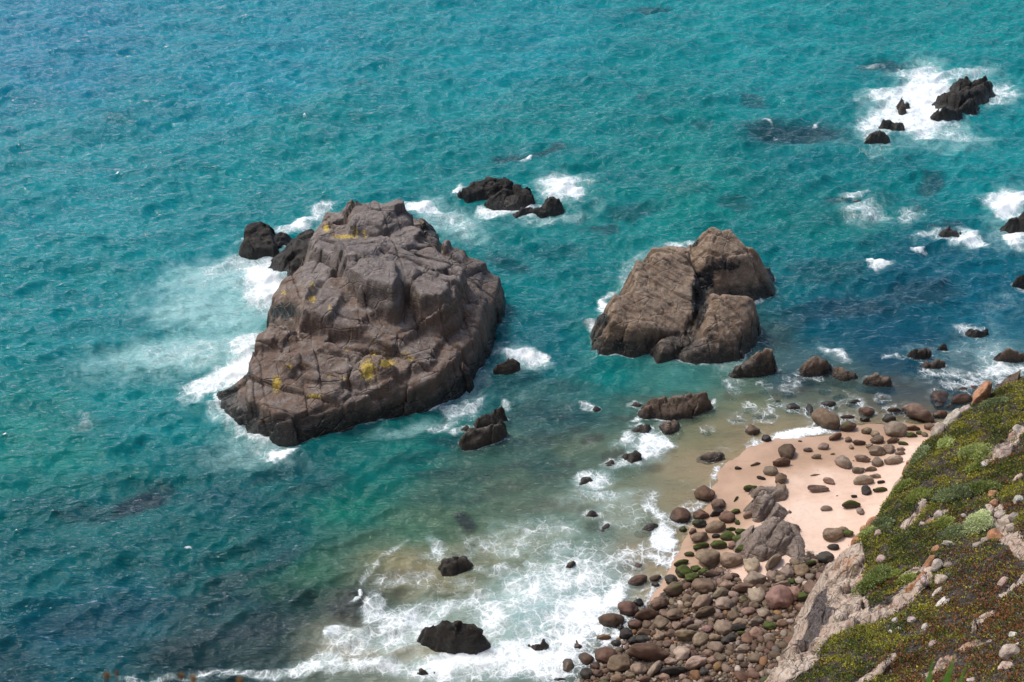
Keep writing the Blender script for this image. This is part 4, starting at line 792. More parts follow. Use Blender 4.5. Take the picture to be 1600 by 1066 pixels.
# fill of smaller cobbles between them
qx = []
rf = np.random.RandomState(5)
def in_poly(x, y, poly): return polydist(np.array([x]), np.array([y]), poly)[0] < 0
n_small = 0; SM = []
tries = 0
while n_small < 285 - len(B) + 0 and tries < 60000 or (tries < 60000 and len(SM) < 1500):
    tries += 1
    px = rf.uniform(860, 1310); py = rf.uniform(880, 1100)
    if not in_poly(px, py, FIELD): continue
    p = P(px, py, 1.2); r = rf.uniform(.10, .42)*(1.15 if px < 1050 else 1.0)
    if tries > 3000: r *= .7
    if any((p[0]-a)**2 + (p[1]-b)**2 < (.72*(r+c))**2 for a, b, c in OCC): continue
    OCC.append((p[0], p[1], r)); SM.append((p[0], p[1], r))
SM.sort(key=lambda t: -t[2])
NI = max(0, 296 - len(B))
for i, (x, y, r) in enumerate(SM[:NI]):
    o = bpy.data.objects.new('cobble', SMALL[i % len(SMALL)]); C.objects.link(o)
    z = float(sand_at(x, y)[0])
    o.location = (x, y, z + r*.3); o.rotation_euler = (rng.uniform(-.3, .3), rng.uniform(-.3, .3), rng.uniform(0, 6.28)); o.scale = (r*rng.uniform(.95, 1.25), r*rng.uniform(.75, 1), r*rng.uniform(.6, .85))
    kk = rng.choice('bbbbbggprrmb'); o.color = (*jitter(COLS[kk], rng, .2), .5 if kk == 'm' else 1)
    o['label'] = 'small rounded cobble wedged among the larger stones of the boulder field'; o['category'] = 'cobble'; o['group'] = 'small cobbles packed in the boulder field'
if SM[NI:]:
    Vs, Fs, cs, off = [], [], [], 0
    pm = [boulder_proto(800+i, 2, 10, 8, .05) for i in range(5)]
    for i, (x, y, r) in enumerate(SM[NI:]):
        Q, F = pm[i % 5]; a = rf.uniform(0, 6.28); ca, sa = math.cos(a), math.sin(a)
        q = Q*[r*1.1, r*.85, r*.7]; q = np.c_[q[:, 0]*ca-q[:, 1]*sa, q[:, 0]*sa+q[:, 1]*ca, q[:, 2]] + [x, y, float(sand_at(x, y)[0])+r*.3]
        Vs.append(q); Fs.append(F+off); off += len(q); c = jitter(COLS[rng.choice('bbbgprrobb')], rng, .3); cs.append(np.tile(c, (len(q), 1)))
    m = M('pebble_stone'); geo = m.n('ShaderNodeNewGeometry'); nn = m.noise(geo.outputs['Position'], 12, 5, .7).outputs[0]
    MAT['pebble'] = m.fin(m.princ(m.mix(m.map(nn, .3, .7), m.mix(1.0, m.attr('leafcol').outputs['Color'], (.6, .6, .6), 'MULTIPLY'), m.attr('leafcol').outputs['Color']), .8, .3, m.bump(nn, .5, .05)).outputs[0])
    link('pebbles', mesh_np('pebbles', np.vstack(Vs), np.vstack(Fs), MAT['pebble'], True, {'leafcol': np.vstack(cs)}), 'small brown and grey pebbles filling the gaps of the boulder field', 'pebbles', kind='stuff')

# ------------------------------------------------------------------ slope: stones, shrubs, ground cover
def c7(X, Y): return 1200+X/2.2875, 600+Y/2.2875
STC = {'w': (.55, .50, .45), 'k': (.50, .39, .32), 'o': (.44, .23, .13), 'g': (.40, .345, .29), 'p': (.50, .42, .36)}
STMESH = [mesh_np('stone', *boulder_proto(900+i, 4, 9, 22, .18), MAT['stone']) for i in range(10)]
ST = [(757,60,62,72,'o',60,'tall orange and white crag on the rim of the slope beside the sea boulders'),(700,100,50,28,'p',30,'pale ledge stone on the slope rim below the orange crag'),(655,122,80,34,'p',30,'long pale ledge along the slope rim, below the orange crag'),(610,150,50,36,'p',40,'pale ledge stone at the lower end of the slope rim ledge'),
 (895,165,34,32,'w',0,'round white stone at the right photo edge on the green slope'),(845,252,62,34,'k',35,'pink wedge of rock in the upper green slope'),(768,295,26,26,'w',0,'small white stone left of the pink wedge'),(609,471,30,30,'w',0,'white stone alone in the middle of the green slope'),
 (805,394,26,30,'o',0,'upper orange stone right of the silvery shrub'),(805,425,24,28,'o',0,'lower orange stone right of the silvery shrub'),(895,416,40,28,'w',20,'pale flat stone at the right edge below the grey-green shrubs'),(890,340,42,18,'k',25,'flat pink stone near the right photo edge'),
 (850,500,40,50,'k',60,'pink slab standing in the stone rubble on the slope'),(810,548,40,46,'o',-50,'orange slab at the foot of the stone rubble'),(790,490,30,34,'w',0,'white block at the left of the stone rubble'),(825,470,30,26,'p',0,'pale block at the top of the stone rubble'),(880,480,34,30,'g',0,'grey block at the right of the stone rubble'),(870,520,34,26,'g',20,'lower grey block right of the pink slab in the rubble'),(820,515,34,26,'w',0,'white block in the centre of the stone rubble'),
 (775,560,26,24,'p',0,'pale stone just below the stone rubble'),(745,578,28,20,'g',0,'grey stone left below the stone rubble'),(650,572,48,18,'w',-5,'flat white stone under the silvery shrub'),(598,594,22,34,'o',50,'topmost orange slab of the broken ridge'),(577,638,22,52,'o',75,'second orange slab down the broken ridge'),(545,692,18,50,'o',70,'narrow orange slab in the middle of the broken ridge'),(515,738,30,56,'o',50,'lowest orange slab of the broken ridge'),(480,800,18,36,'k',70,'pink stone below the orange ridge slabs'),(558,705,24,24,'p',0,'pale knob beside the narrow orange slab'),
 (620,703,40,38,'g',0,'rounded grey stone right of the orange ridge'),(600,650,44,30,'p',40,'pale upper stone of the ridge right of the orange slabs'),(645,650,26,34,'g',0,'grey upright stone right of the orange ridge'),(600,748,16,50,'w',70,'thin white slab under the rounded grey stone'),(612,790,18,60,'w',70,'lower thin white slab below the grey stone'),(635,785,14,40,'g',70,'thin grey slab beside the lower white slab'),
 (838,712,24,46,'k',70,'pink upright stone in the reddish ground cover'),(455,847,24,20,'w',20,'pale stone at the lower left of the vegetated slope, first of three'),(465,876,26,15,'w',10,'flat pale stone in the lower slope, second of three'),(440,886,18,16,'w',0,'small pale stone in the lower slope, third of three'),(515,845,30,24,'p',20,'pale stone below the orange ridge in dark scrub'),(558,872,20,34,'w',70,'white upright stone low on the slope'),(588,932,24,30,'g',60,'grey stone low in the middle of the slope'),
 (862,965,60,52,'k',30,'large pink rounded boulder at the lower right of the slope'),(850,1015,46,36,'p',20,'pale boulder touching the large pink one at the lower right'),(875,900,24,24,'w',0,'small white stone above the large pink boulder'),(897,930,22,14,'w',0,'white chip right of the large pink boulder'),(735,1060,44,18,'p',0,'pale stone at the bottom edge right of the green blades'),(405,628,30,26,'k',0,'pink stone among dry scrub near the cliff edge'),(395,535,28,24,'k',0,'pink stone under the rim shrubs'),(510,250,26,24,'o',30,'orange rim stone above the sand, near the slope edge'),(495,270,20,40,'o',60,'orange rock on the slope rim beside the pale flat boulder'),
 (370,440,44,26,'o',50,'brown rim rock at the slope edge above the sand'),(345,470,26,28,'o',40,'small orange rim rock near the inner sand'),(315,520,20,44,'o',75,'narrow orange rock at the inner end of the rim'),(750,575,30,22,'p',0,'pale stone in line with the flat white stone'),(700,470,20,14,'w',0,'white chip beside the silvery shrub')]
for i, (x, y, w_, h_, c, an, lab) in enumerate(ST):
    px, py = c7(x, y); p = hit(px, py+2); tries = 0
    while cliff_at(p[0], p[1])[0] < p[2]-.5 or p[2] < 4:
        py += 2; p = hit(px, py+2); tries += 1
        if tries > 12: break
    s = mpp(*p); a = w_/2.2875*s/2*1.3; h = h_/2.2875*s/2*1.3
    o = link('slope_stone', STMESH[i % len(STMESH)], lab, 'stone', 'pale stones on the vegetated slope', loc=(p[0], p[1], p[2]+.25*min(a, h)))
    long_, sh_ = (a, h) if an < 45 else (h, a)
    o.scale = (max(a, h), min(a, h)*1.0, min(a, h)*1.05)
    if an >= 45 or abs(an) > 20: o.rotation_euler = (.2, -.75 if an > 0 else .75, R(35 if an > 0 else -35))
    else: o.rotation_euler = (rng.uniform(-.4, .4), rng.uniform(-.4, .4), R(an)+rng.uniform(-.3, .3))
    o.color = (*jitter(STC[c], rng), 1)
    if i == 0: o.scale = (.62, .5, 1.15); o.rotation_euler = (.15, .35, .6); o.location.z += .45
# leaf clouds
def leaves(centers, normals, size, cols, per, rngs, spread=.6, tall=1.0, width=.35):
    n = len(centers); N = n*per
    c = np.repeat(centers, per, 0); nn = np.repeat(normals, per, 0); sz = np.repeat(size, per)[:, None]*(.6+.8*rngs.rand(N, 1))
    d = rngs.normal(size=(N, 3))*spread + nn*tall; d /= np.linalg.norm(d, axis=1, keepdims=True)
    side = np.cross(d, rngs.normal(size=(N, 3))); side /= np.linalg.norm(side, axis=1, keepdims=True)
    b = c + rngs.normal(size=(N, 3))*sz*.35
    tip = b + d*sz; w2 = side*sz*width
    mid = b + d*sz*.5
    V = np.stack([b, mid+w2, tip, mid-w2], 1).reshape(-1, 3)
    F = np.arange(N*4).reshape(-1, 4)
    col = np.repeat(np.repeat(cols, per, 0)*(.75+.5*rngs.rand(N, 1)), 4, 0)
    return V, F, col
rg = np.random.RandomState(9)
# ground cover over the slope
NG = 200000
gx_ = rg.uniform(8, 50, NG*3); gy_ = rg.uniform(22, 76, NG*3)
gz_ = cliff_at(gx_, gy_)
qx_, qy_ = chart(gx_, gy_, gz_)
d_ = polydist(gx_, gy_, edge_w + [(9, 31), (60, 10), (60, 75)])
inn = (qx_ > 1180) & (qx_ < 1720) & (qy_ > 540) & (qy_ < 1180) & (d_ < .25)
bm_, dk_ = cliff_masks(gx_, gy_, gz_)
n1 = fbm(gx_*.55, gy_*.55, seed=81); n2 = fbm(gx_*1.5, gy_*1.5, seed=82); n3 = fbm(gx_*.9+9, gy_*.9, seed=83); n4 = fbm(gx_*.3, gy_*.3, seed=84)
gap = (n2 > .10) & (n3 > -.10)
inn &= (rg.rand(len(gx_)) > bm_*1.15) & ~(gap & (rg.rand(len(gx_)) < .88))
idx = np.where(inn)[0][:NG]
gx_, gy_, gz_, qx_, qy_, n1, n2, n3, n4 = [a[idx] for a in (gx_, gy_, gz_, qx_, qy_, n1, n2, n3, n4)]
red = sstep(-.10, .45, (qy_-860)/300 + (qx_-1500)/260 + n1*.9)
pal = np.array([(.175, .185, .028), (.075, .10, .022), (.33, .30, .04), (.26, .105, .04), (.145, .07, .03), (.12, .115, .12)])
r_ = rg.rand(len(gx_)); v_ = n3 + (r_-.5)*.7
base = np.where((v_ > .13)[:, None], pal[2], np.where((v_ > -.18)[:, None], pal[0], pal[1]))
rr_ = np.where((n2+(r_-.5)*.8 > .0)[:, None], pal[3], pal[4])
isred = (rg.rand(len(gx_)) < red*.62 + .08)
cols = np.where(isred[:, None], rr_, base)
cols = np.where((rg.rand(len(gx_)) < .10+.15*sstep(.0, .3, n4))[:, None], pal[5], cols)
cen = np.c_[gx_, gy_, gz_ + .02 + .10*np.clip(n2+.4, 0, 1)]
eps = .2; dzx = (cliff_at(gx_+eps, gy_)-cliff_at(gx_-eps, gy_))/(2*eps); dzy = (cliff_at(gx_, gy_+eps)-cliff_at(gx_, gy_-eps))/(2*eps)
nr = np.c_[-dzx, -dzy, np.ones_like(dzx)*1.2]; nr /= np.linalg.norm(nr, axis=1, keepdims=True)
V, F, cc = leaves(cen, nr, .055+.06*rg.rand(len(gx_)), cols, 4, rg, .75, .8, .34)
link('ground_cover', mesh_np('ground_cover', V, F, MAT['leaf'], False, {'leafcol': cc}), 'low green and reddish succulent mat covering the cliff slope', 'ground cover', kind='stuff')
# dry twiggy grit between the mats
NT = 16000
tx = rg.uniform(8, 50, NT*4); ty = rg.uniform(22, 76, NT*4); tz = cliff_at(tx, ty); a_, b_ = chart(tx, ty, tz)
n2b = fbm(tx*1.5, ty*1.5, seed=82); n3b = fbm(tx*.9+9, ty*.9, seed=83)
k_ = (a_ > 1180) & (a_ < 1700) & (b_ > 560) & (b_ < 1150) & (polydist(tx, ty, edge_w + [(9, 31), (60, 10), (60, 75)]) < 0) & (n2b > .1) & (n3b > -.2)
tx, ty, tz = tx[k_], ty[k_], tz[k_]
tc = np.array([(.10, .085, .085), (.05, .048, .06), (.26, .23, .20), (.16, .12, .085)])[rg.randint(0, 4, len(tx))]
V, F, cc = leaves(np.c_[tx, ty, tz+.03], np.tile([0, 0, 1.0], (len(tx), 1)), .09+.08*rg.rand(len(tx)), tc, 5, rg, 1.2, .3, .12)
link('dry_scrub', mesh_np('dry_scrub', V, F, MAT['leaf'], False, {'leafcol': cc}), 'dry grey twigs and litter between the green mats of the slope', 'dry scrub', kind='stuff')
SH = [(372,690,105,92,'g','bright green bush hanging over the bare rock at the cliff edge'),(640,203,46,52,'s','small pale green shrub in the upper slope, under the rim ledge'),(745,230,112,82,'s','long pale green shrub across the upper slope'),(540,385,62,90,'y','feathery olive shrub left of the middle slope'),(660,380,80,92,'d','grey-green rounded shrub in the middle of the slope'),(770,362,104,70,'g','mid green spreading shrub right of the grey-green one'),
 (738,492,112,88,'w','silvery pale shrub beside the stone rubble'),(655,530,66,62,'d','dark green shrub left of the silvery one'),(630,495,54,54,'y','yellow-green shrub up and left of the silvery one'),(535,240,56,66,'d','green shrub on the rim beside the right end of the sand'),(465,362,80,70,'y','olive shrub on the rim above the inner sand'),(410,492,56,76,'d','dark olive shrub near the rim by the inner sand'),(345,530,42,46,'s','pale shrub at the innermost end of the rim'),(820,62,90,48,'d','grey-green shrub behind the orange crag on the rim'),(455,678,28,28,'y','tiny yellow-green shrub above the bare band'),(495,700,60,36,'y','low bright green patch shrub beside the narrow orange slab'),(480,312,50,50,'d','green shrub on the rim below the pale flat boulder'),(730,300,60,40,'y','small lime shrub under the long pale shrub')]
SC = {'g': (.20, .24, .075), 's': (.36, .40, .15), 'y': (.27, .30, .08), 'd': (.20, .235, .115), 'w': (.48, .52, .30)}
for i, (x, y, w_, h_, c, lab) in enumerate(SH):
    px, py = c7(x, y); w_ /= 2.2875; h_ /= 2.2875
    p = hit(px, py + h_*.25); s = mpp(*p); a = w_*s/2; b = h_*s/2
    root = link('shrub', None, lab, 'shrub', 'shrubs on the cliff slope', loc=p)
    r2 = np.random.RandomState(1000+i); nC = int(260 + 1500*a*b)
    # several lobes
    L = 7; lob = np.c_[r2.uniform(-.6, .6, L)*a, r2.uniform(-.6, .6, L)*b*1.3, r2.uniform(.1, .45, L)*min(a, b)]
    lr = r2.uniform(.4, .7, L)*min(a, b)*1.3
    k = r2.randint(0, L, nC); d = r2.normal(size=(nC, 3)); d /= np.linalg.norm(d, axis=1, keepdims=True); d[:, 2] = np.abs(d[:, 2])*.9+.05
    rad = lr[k][:, None]*(r2.rand(nC, 1)**.35)
    pt = lob[k] + d*rad*[1.15, 1.15, 1.0]
    gz2 = cliff_at(pt[:, 0]+p[0], pt[:, 1]+p[1]) - p[2]; pt[:, 2] = np.clip(gz2, -2, 2) + pt[:, 2]
    tone = (.65+.7*r2.rand(L))[k][:, None]
    V, F, cc = leaves(pt, d, .07+.06*r2.rand(nC), np.array(SC[c])[None]*tone, 9, r2, .55, 1.0, .17)
    link('foliage', mesh_np('foliage', V, F, MAT['leaf'], False, {'leafcol': cc}), parent=root)
    bm = bmesh.new()
    for q in range(7):
        e = lob[q % L]; gz3 = float(cliff_at(e[0]+p[0], e[1]+p[1])[0]-p[2])
        v0 = Vector((0, 0, -.1)); v1 = Vector((e[0], e[1], e[2]+max(-1, min(1, gz3)))); dv = v1-v0
        bmesh.ops.create_cone(bm, segments=6, radius1=.03, radius2=.012, depth=dv.length, matrix=Matrix.Translation((v0+v1)/2) @ dv.to_track_quat('Z', 'Y').to_matrix().to_4x4())
    me = bpy.data.meshes.new('stem'); bm.to_mesh(me); bm.free(); me.materials.append(MAT['stem']); link('stem', me, parent=root)

# near plants on the brink below the viewpoint
def near_ground(x, y):
    return float(cliff_h(np.array([[x]]), np.array([[y]]))[0][0, 0])
def tube(bm, pts, r0, r1, seg=6):
    for i in range(len(pts)-1):
        a, b = Vector(pts[i]), Vector(pts[i+1]); d = b-a; t0, t1 = i/(len(pts)-1), (i+1)/(len(pts)-1)
        bmesh.ops.create_cone(bm, segments=seg, radius1=r0+(r1-r0)*t0, radius2=r0+(r1-r0)*t1, depth=d.length*1.02, matrix=Matrix.Translation((a+b)/2) @ d.to_track_quat('Z', 'Y').to_matrix().to_4x4())
FL = [(167,1056,'leftmost brown seed head rising over the bottom photo edge'),(182,1052,'thin bent seed head, second from the left at the bottom edge'),(283,1057,'round seed head, left of the pair at the bottom edge'),(302,1061,'round seed head, right of the pair at the bottom edge'),(375,1063,'lone seed head, rightmost at the bottom edge')]
for i, (px, py, lab) in enumerate(FL):
    d = ray(px, py); t = 3.0/np.linalg.norm(d); tip = np.array([0, 0, CAM_H]) + d*t
    gy0 = tip[1]-.15; g = near_ground(tip[0], gy0)
    root = link('seed_head_plant', None, lab, 'plant', 'dry seed heads on the cliff brink', loc=(tip[0], gy0, g))
    tl = tip - np.array([tip[0], gy0, g])
    bm = bmesh.new(); tube(bm, [(0, 0, -.02), (0, .03, tl[2]*.4), (0, .09, tl[2]*.75), tuple(tl)], .0035, .0022)
    me = bpy.data.meshes.new('stalk'); bm.to_mesh(me); bm.free(); me.materials.append(MAT['stem']); link('stalk', me, parent=root)
    bm = bmesh.new(); r = .0075 if i != 1 else .005
    bmesh.ops.create_icosphere(bm, subdivisions=3, radius=r)
    for v in bm.verts: v.co *= 1 + .25*math.sin(v.co.x*1400)*math.sin(v.co.y*1500+v.co.z*1300); v.co.z *= 1.3 if v.co.z > 0 else .9; v.co += Vector(tl)
    me = bpy.data.meshes.new('seed_head'); bm.to_mesh(me); bm.free(); me.materials.append(MAT['seed']); link('seed_head', me, parent=root)
d = ray(1486, 1085); t = 4.0/np.linalg.norm(d); tip = np.array([0, 0, CAM_H]) + d*t
g0 = near_ground(tip[0], tip[1])
root = link('grass_tuft', None, 'bright green long-bladed tuft poking up at the bottom edge before the slope', 'plant', loc=(tip[0], tip[1], g0))
for (px, py, wd) in ((1458, 1028, .014), (1492, 1022, .016), (1512, 1034, .013), (1545, 1055, .010), (1478, 1050, .012), (1456, 1052, .010)):
    d = ray(px, py); e = np.array([0, 0, CAM_H]) + d*(4.0/np.linalg.norm(d)) - np.array([tip[0], tip[1], g0])
    bm = bmesh.new(); ring = []
    for j in range(9):
        u = j/8; c = Vector((e[0]*u**1.3, e[1]*u, -.03+(e[2]+.03)*u)); ww = wd*3.0*(1-u**2.2)**.8+.0004; 
        ring.append([bm.verts.new(c+Vector((-ww, 0, 0))), bm.verts.new(c+Vector((0, ww*.35, -ww*.1))), bm.verts.new(c+Vector((ww, 0, 0))), bm.verts.new(c+Vector((0, ww*.15, .004)))])
    for j in range(8):
        for k in range(4): bm.faces.new([ring[j][k], ring[j][(k+1) % 4], ring[j+1][(k+1) % 4], ring[j+1][k]])
    me = bpy.data.meshes.new('blade'); bm.to_mesh(me); bm.free(); me.materials.append(MAT['blade'])
    for q in me.polygons: q.use_smooth = True
    link('blade', me, parent=root)

# ------------------------------------------------------------------ the sea
def ocean_tile(L, N, V_, wdir, seed, small):
    r = np.random.RandomState(seed); k = np.fft.fftfreq(N, 1/N)*2*np.pi/L; kx, ky = np.meshgrid(k, k); kk = np.hypot(kx, ky); kk[0, 0] = 1e-6
    Lp = V_*V_/9.81; c = (kx*math.cos(wdir)+ky*math.sin(wdir))/kk
    Ph = np.exp(-1/(kk*Lp)**2)/kk**4*(.05+np.abs(c)**5)*np.exp(-(kk*small)**2); Ph[0, 0] = 0
    h = (r.normal(size=(N, N))+1j*r.normal(size=(N, N)))*np.sqrt(Ph)
    H = np.fft.ifft2(h).real; s = H.std()
    Dx = np.fft.ifft2(-1j*kx/kk*h).real; Dy = np.fft.ifft2(-1j*ky/kk*h).real
    return H/s, Dx/s, Dy/s
def samp(T, L, x, y):
    N = T.shape[0]; u = (x/L % 1)*N; v = (y/L % 1)*N; a = v.astype(int) % N; b = u.astype(int) % N; fv = v-np.floor(v); fu = u-np.floor(u)
    a1, b1 = (a+1) % N, (b+1) % N
    return (T[a, b]*(1-fu)+T[a, b1]*fu)*(1-fv) + (T[a1, b]*(1-fu)+T[a1, b1]*fu)*fv
ys = [24.0]
while ys[-1] < 190: ys.append(ys[-1] + .10 + .0026*max(0, ys[-1]-34))
while ys[-1] < 4000: ys.append(ys[-1]*1.02+.3)
ys = np.array(ys); us = np.concatenate([-np.geomspace(30, 1.02, 26), np.linspace(-1, 1, 1050), np.geomspace(1.02, 30, 26)])
UU, YY = np.meshgrid(us, ys); XX = UU*(11+.445*np.minimum(YY, 400)); 
XX = XX.ravel(); YYr = YY.ravel()
QX, QY = chart(XX, YYr, 0.0)
depth = -(sand_h(XX, YYr))
T1 = ocean_tile(83, 1024, 2.1, R(104), 1, .07); T2 = ocean_tile(47, 512, 1.5, R(80), 2, .06); T3 = ocean_tile(211, 512, 4.6, R(108), 3, .5)
rx, ry = XX*.93+YYr*.37, -XX*.37+YYr*.93
H1 = samp(T1[0], 83, XX, YYr); H2 = samp(T2[0], 47, rx, ry); H3 = samp(T3[0], 211, XX, YYr)
chop = sstep(.2, 3.0, depth)*.85 + .15
# sheltered water between the stack and the beach is calmer
chop = chop*(1-.45*np.exp(-(((QX-760)/260)**2+((QY-760)/120)**2)))
fade = 1/(1+np.maximum(YYr-300, 0)/400)
Zw = (.135*H1 + .045*H2 + .20*H3)*chop*fade
Dx = -(.11*samp(T1[1], 83, XX, YYr) + .045*samp(T2[1], 47, rx, ry))*chop; Dy = -(.11*samp(T1[2], 83, XX, YYr) + .045*samp(T2[2], 47, rx, ry))*chop
# body colours of the water from place to place
def lin(c): 
    c = np.array(c)/255.0; return np.where(c <= .04045, c/12.92, ((c+.055)/1.055)**2.4)
CC = [(50,50,(38,120,140)),(400,100,(35,128,140)),(800,80,(35,130,135)),(1200,60,(40,130,130)),(1550,50,(45,130,128)),(-100,-200,(38,120,145)),(800,-200,(38,125,140)),(1700,-200,(45,130,135)),(100,300,(20,125,130)),(500,220,(25,125,125)),(900,200,(25,120,118)),(1300,250,(40,115,115)),(1000,300,(28,118,115)),
 (100,500,(8,122,125)),(250,650,(5,120,120)),(60,700,(5,118,112)),(1050,300,(35,120,112)),(850,450,(30,115,115)),(850,540,(35,100,105)),(1280,330,(45,110,105)),(1300,500,(45,85,98)),(1450,450,(45,88,100)),(1550,480,(50,95,110)),(1400,540,(50,80,95)),(1560,250,(40,125,125)),(1250,430,(45,105,108)),
 (950,580,(50,115,110)),(1050,590,(75,125,115)),(1180,640,(130,140,110)),(1100,700,(150,145,110)),(1180,680,(165,150,115)),(1300,620,(95,108,95)),(1400,620,(60,75,85)),(1230,590,(70,90,95)),
 (850,640,(64,90,86)),(900,700,(102,108,88)),(800,760,(90,100,82)),(700,825,(88,102,80)),(830,720,(72,88,79)),(900,650,(62,94,92)),(1000,640,(82,110,98)),(750,720,(78,98,84)),(600,720,(34,104,96)),(480,740,(25,90,90)),(700,770,(70,88,77)),(980,720,(100,112,95)),(560,800,(50,105,90)),(650,840,(75,105,85)),(450,850,(32,85,85)),(350,780,(18,88,90)),(250,830,(18,92,92)),(100,800,(8,95,95)),(50,900,(22,94,96)),
 (200,950,(42,84,92)),(100,1000,(36,82,92)),(350,950,(54,80,80)),(400,1000,(64,68,66)),(450,930,(58,76,66)),(500,900,(66,95,75)),(560,950,(84,80,72)),(650,880,(145,132,100)),(720,880,(130,122,95)),(800,870,(130,130,105)),(900,850,(125,135,115)),(1000,800,(135,140,115)),(850,950,(165,190,184)),(930,920,(160,185,176)),(700,1000,(165,160,140)),
 (550,1000,(150,140,120)),(300,1030,(56,62,62)),(1050,770,(160,150,120)),(1000,860,(170,155,130)),(1120,740,(190,165,135)),(300,430,(20,125,128)),(700,600,(35,95,98)),(660,680,(40,98,92)),(560,700,(28,100,96)),(0,1060,(28,70,75))]
num = np.zeros((len(XX), 3)); den = np.zeros(len(XX))
wqx = QX + 26*fbm(XX*.10, YYr*.10, seed=91, o=3); wqy = QY + 22*fbm(XX*.10, YYr*.10, seed=92, o=3)
for a, b, c in CC:
    d2 = (wqx-a)**2 + (1.5*(wqy-b))**2
    k = 1/(d2 + 900.0)**1.7
    num += k[:, None]*lin(c)[None]; den += k
body = np.maximum(num/den[:, None]*np.array([.90, .98, 1.03]) - np.array([.030, .018, .014]), .001)
# submerged reefs and weed
DK = [(215,785,52,22,.95,10),(250,770,40,16,.7,0),(140,800,60,16,.4,0),(1240,207,82,24,.85,-3),(1170,155,22,9,.5,0),(795,244,30,9,.75,0),(850,238,28,9,.7,15),(995,330,50,12,.5,10),(945,357,32,9,.65,0),(1150,315,30,12,.5,0),(1020,14,34,9,.65,0),(1385,105,48,13,.75,0),(1455,290,20,20,.7,0),(1440,460,70,16,.5,0),(1290,425,70,20,.45,0),(1340,480,70,22,.5,0),(1430,445,30,6,.6,0),(1105,197,18,8,.4,0),(1000,152,18,7,.4,0),(790,410,36,16,.5,0),(395,402,30,8,.6,0),
 (1060,655,36,14,.6,0),(728,815,17,17,.95,0),(935,683,20,9,.7,0),(1250,605,46,14,.5,20),(180,185,28,12,.35,0),(1310,312,24,9,.6,0),(1475,352,22,10,.6,0),(640,390,0.1,0.1,0,0),(555,180,20,8,.3,0),(560,130,18,7,.25,0),(450,960,80,26,.45,20),(330,960,90,20,.35,20),(390,985,100,18,.45,10),(180,960,160,30,.25,10),(330,880,100,14,.35,20),(840,690,70,10,.4,8),(780,740,60,10,.4,15),(870,740,50,9,.35,0),(1000,620,30,8,.35,0),(820,800,40,8,.35,0),(1010,640,18,7,.6,0),(1085,628,26,8,.5,0),(1180,620,22,7,.5,0),(870,655,16,6,.6,0),(905,668,20,7,.5,0),(885,720,22,7,.5,0),(700,690,40,12,.5,0),(640,720,50,10,.35,10),(1140,615,16,6,.5,0),(1020,735,14,7,.6,0),(1055,620,40,6,.4,0),(500,760,60,14,.35,15),(440,735,60,14,.4,20),(380,900,100,14,.5,24),(860,650,90,22,.3,0),(760,700,60,14,.45,0),(700,740,80,10,.35,0),(900,600,60,8,.25,0),(720,640,60,12,.5,30),(980,655,26,10,.5,0),
 (960,712,22,9,.6,0),(965,722,20,10,.5,0),(780,600,70,16,.4,20),(1200,520,40,20,.5,-20),(1240,500,70,18,.4,10),(1290,590,60,12,.4,0),(600,905,70,10,.4,10),(550,940,60,18,.5,10),(780,770,60,12,.35,10),(870,790,50,12,.4,0),(1080,300,40,10,.3,0),(870,400,40,14,.3,0),(1400,600,60,12,.4,0),(570,935,26,10,.6,0),(1350,110,20,8,.4,0),(1550,620,0.1,0.1,0,0),(380,640,30,26,.3,0),(930,765,26,9,.4,0),(925,802,30,12,.5,0),(940,825,26,10,.5,0)]
def ell(a, b, rx_, ry_, ang, qx, qy):
    ca, sa = math.cos(R(ang)), math.sin(R(ang)); dx, dy = qx-a, -(qy-b)
    return np.hypot((dx*ca+dy*sa)/rx_, (-dx*sa+dy*ca)/ry_)
wn1 = fbm(XX*.35, YYr*.35, seed=93, o=4); wn2 = fbm(XX*.35+50, YYr*.35, seed=94, o=4)
px_m = 1/np.maximum((CP*YYr + SP*CAM_H)/FPX, 1e-3)     # pixels per metre
dx_w = wn1*1.3*px_m; dy_w = wn2*1.0*px_m*.6
dark = np.zeros(len(XX))
for (a, b, rx_, ry_, s, an) in DK:
    if s: dark = np.maximum(dark, s*sstep(1.25, .55, ell(a, b, rx_, ry_, an, QX+dx_w, QY+dy_w)))
deepc = lin((26, 40, 56))[None]*.8; shc = lin((54, 52, 48))[None]*.8
sh_ = (sstep(3.5, 1.2, depth)*sstep(380, 600, QX))[:, None]
dc = deepc*(1-sh_) + shc*sh_
body = body*(1-dark[:, None]*.85) + dc*dark[:, None]*.85
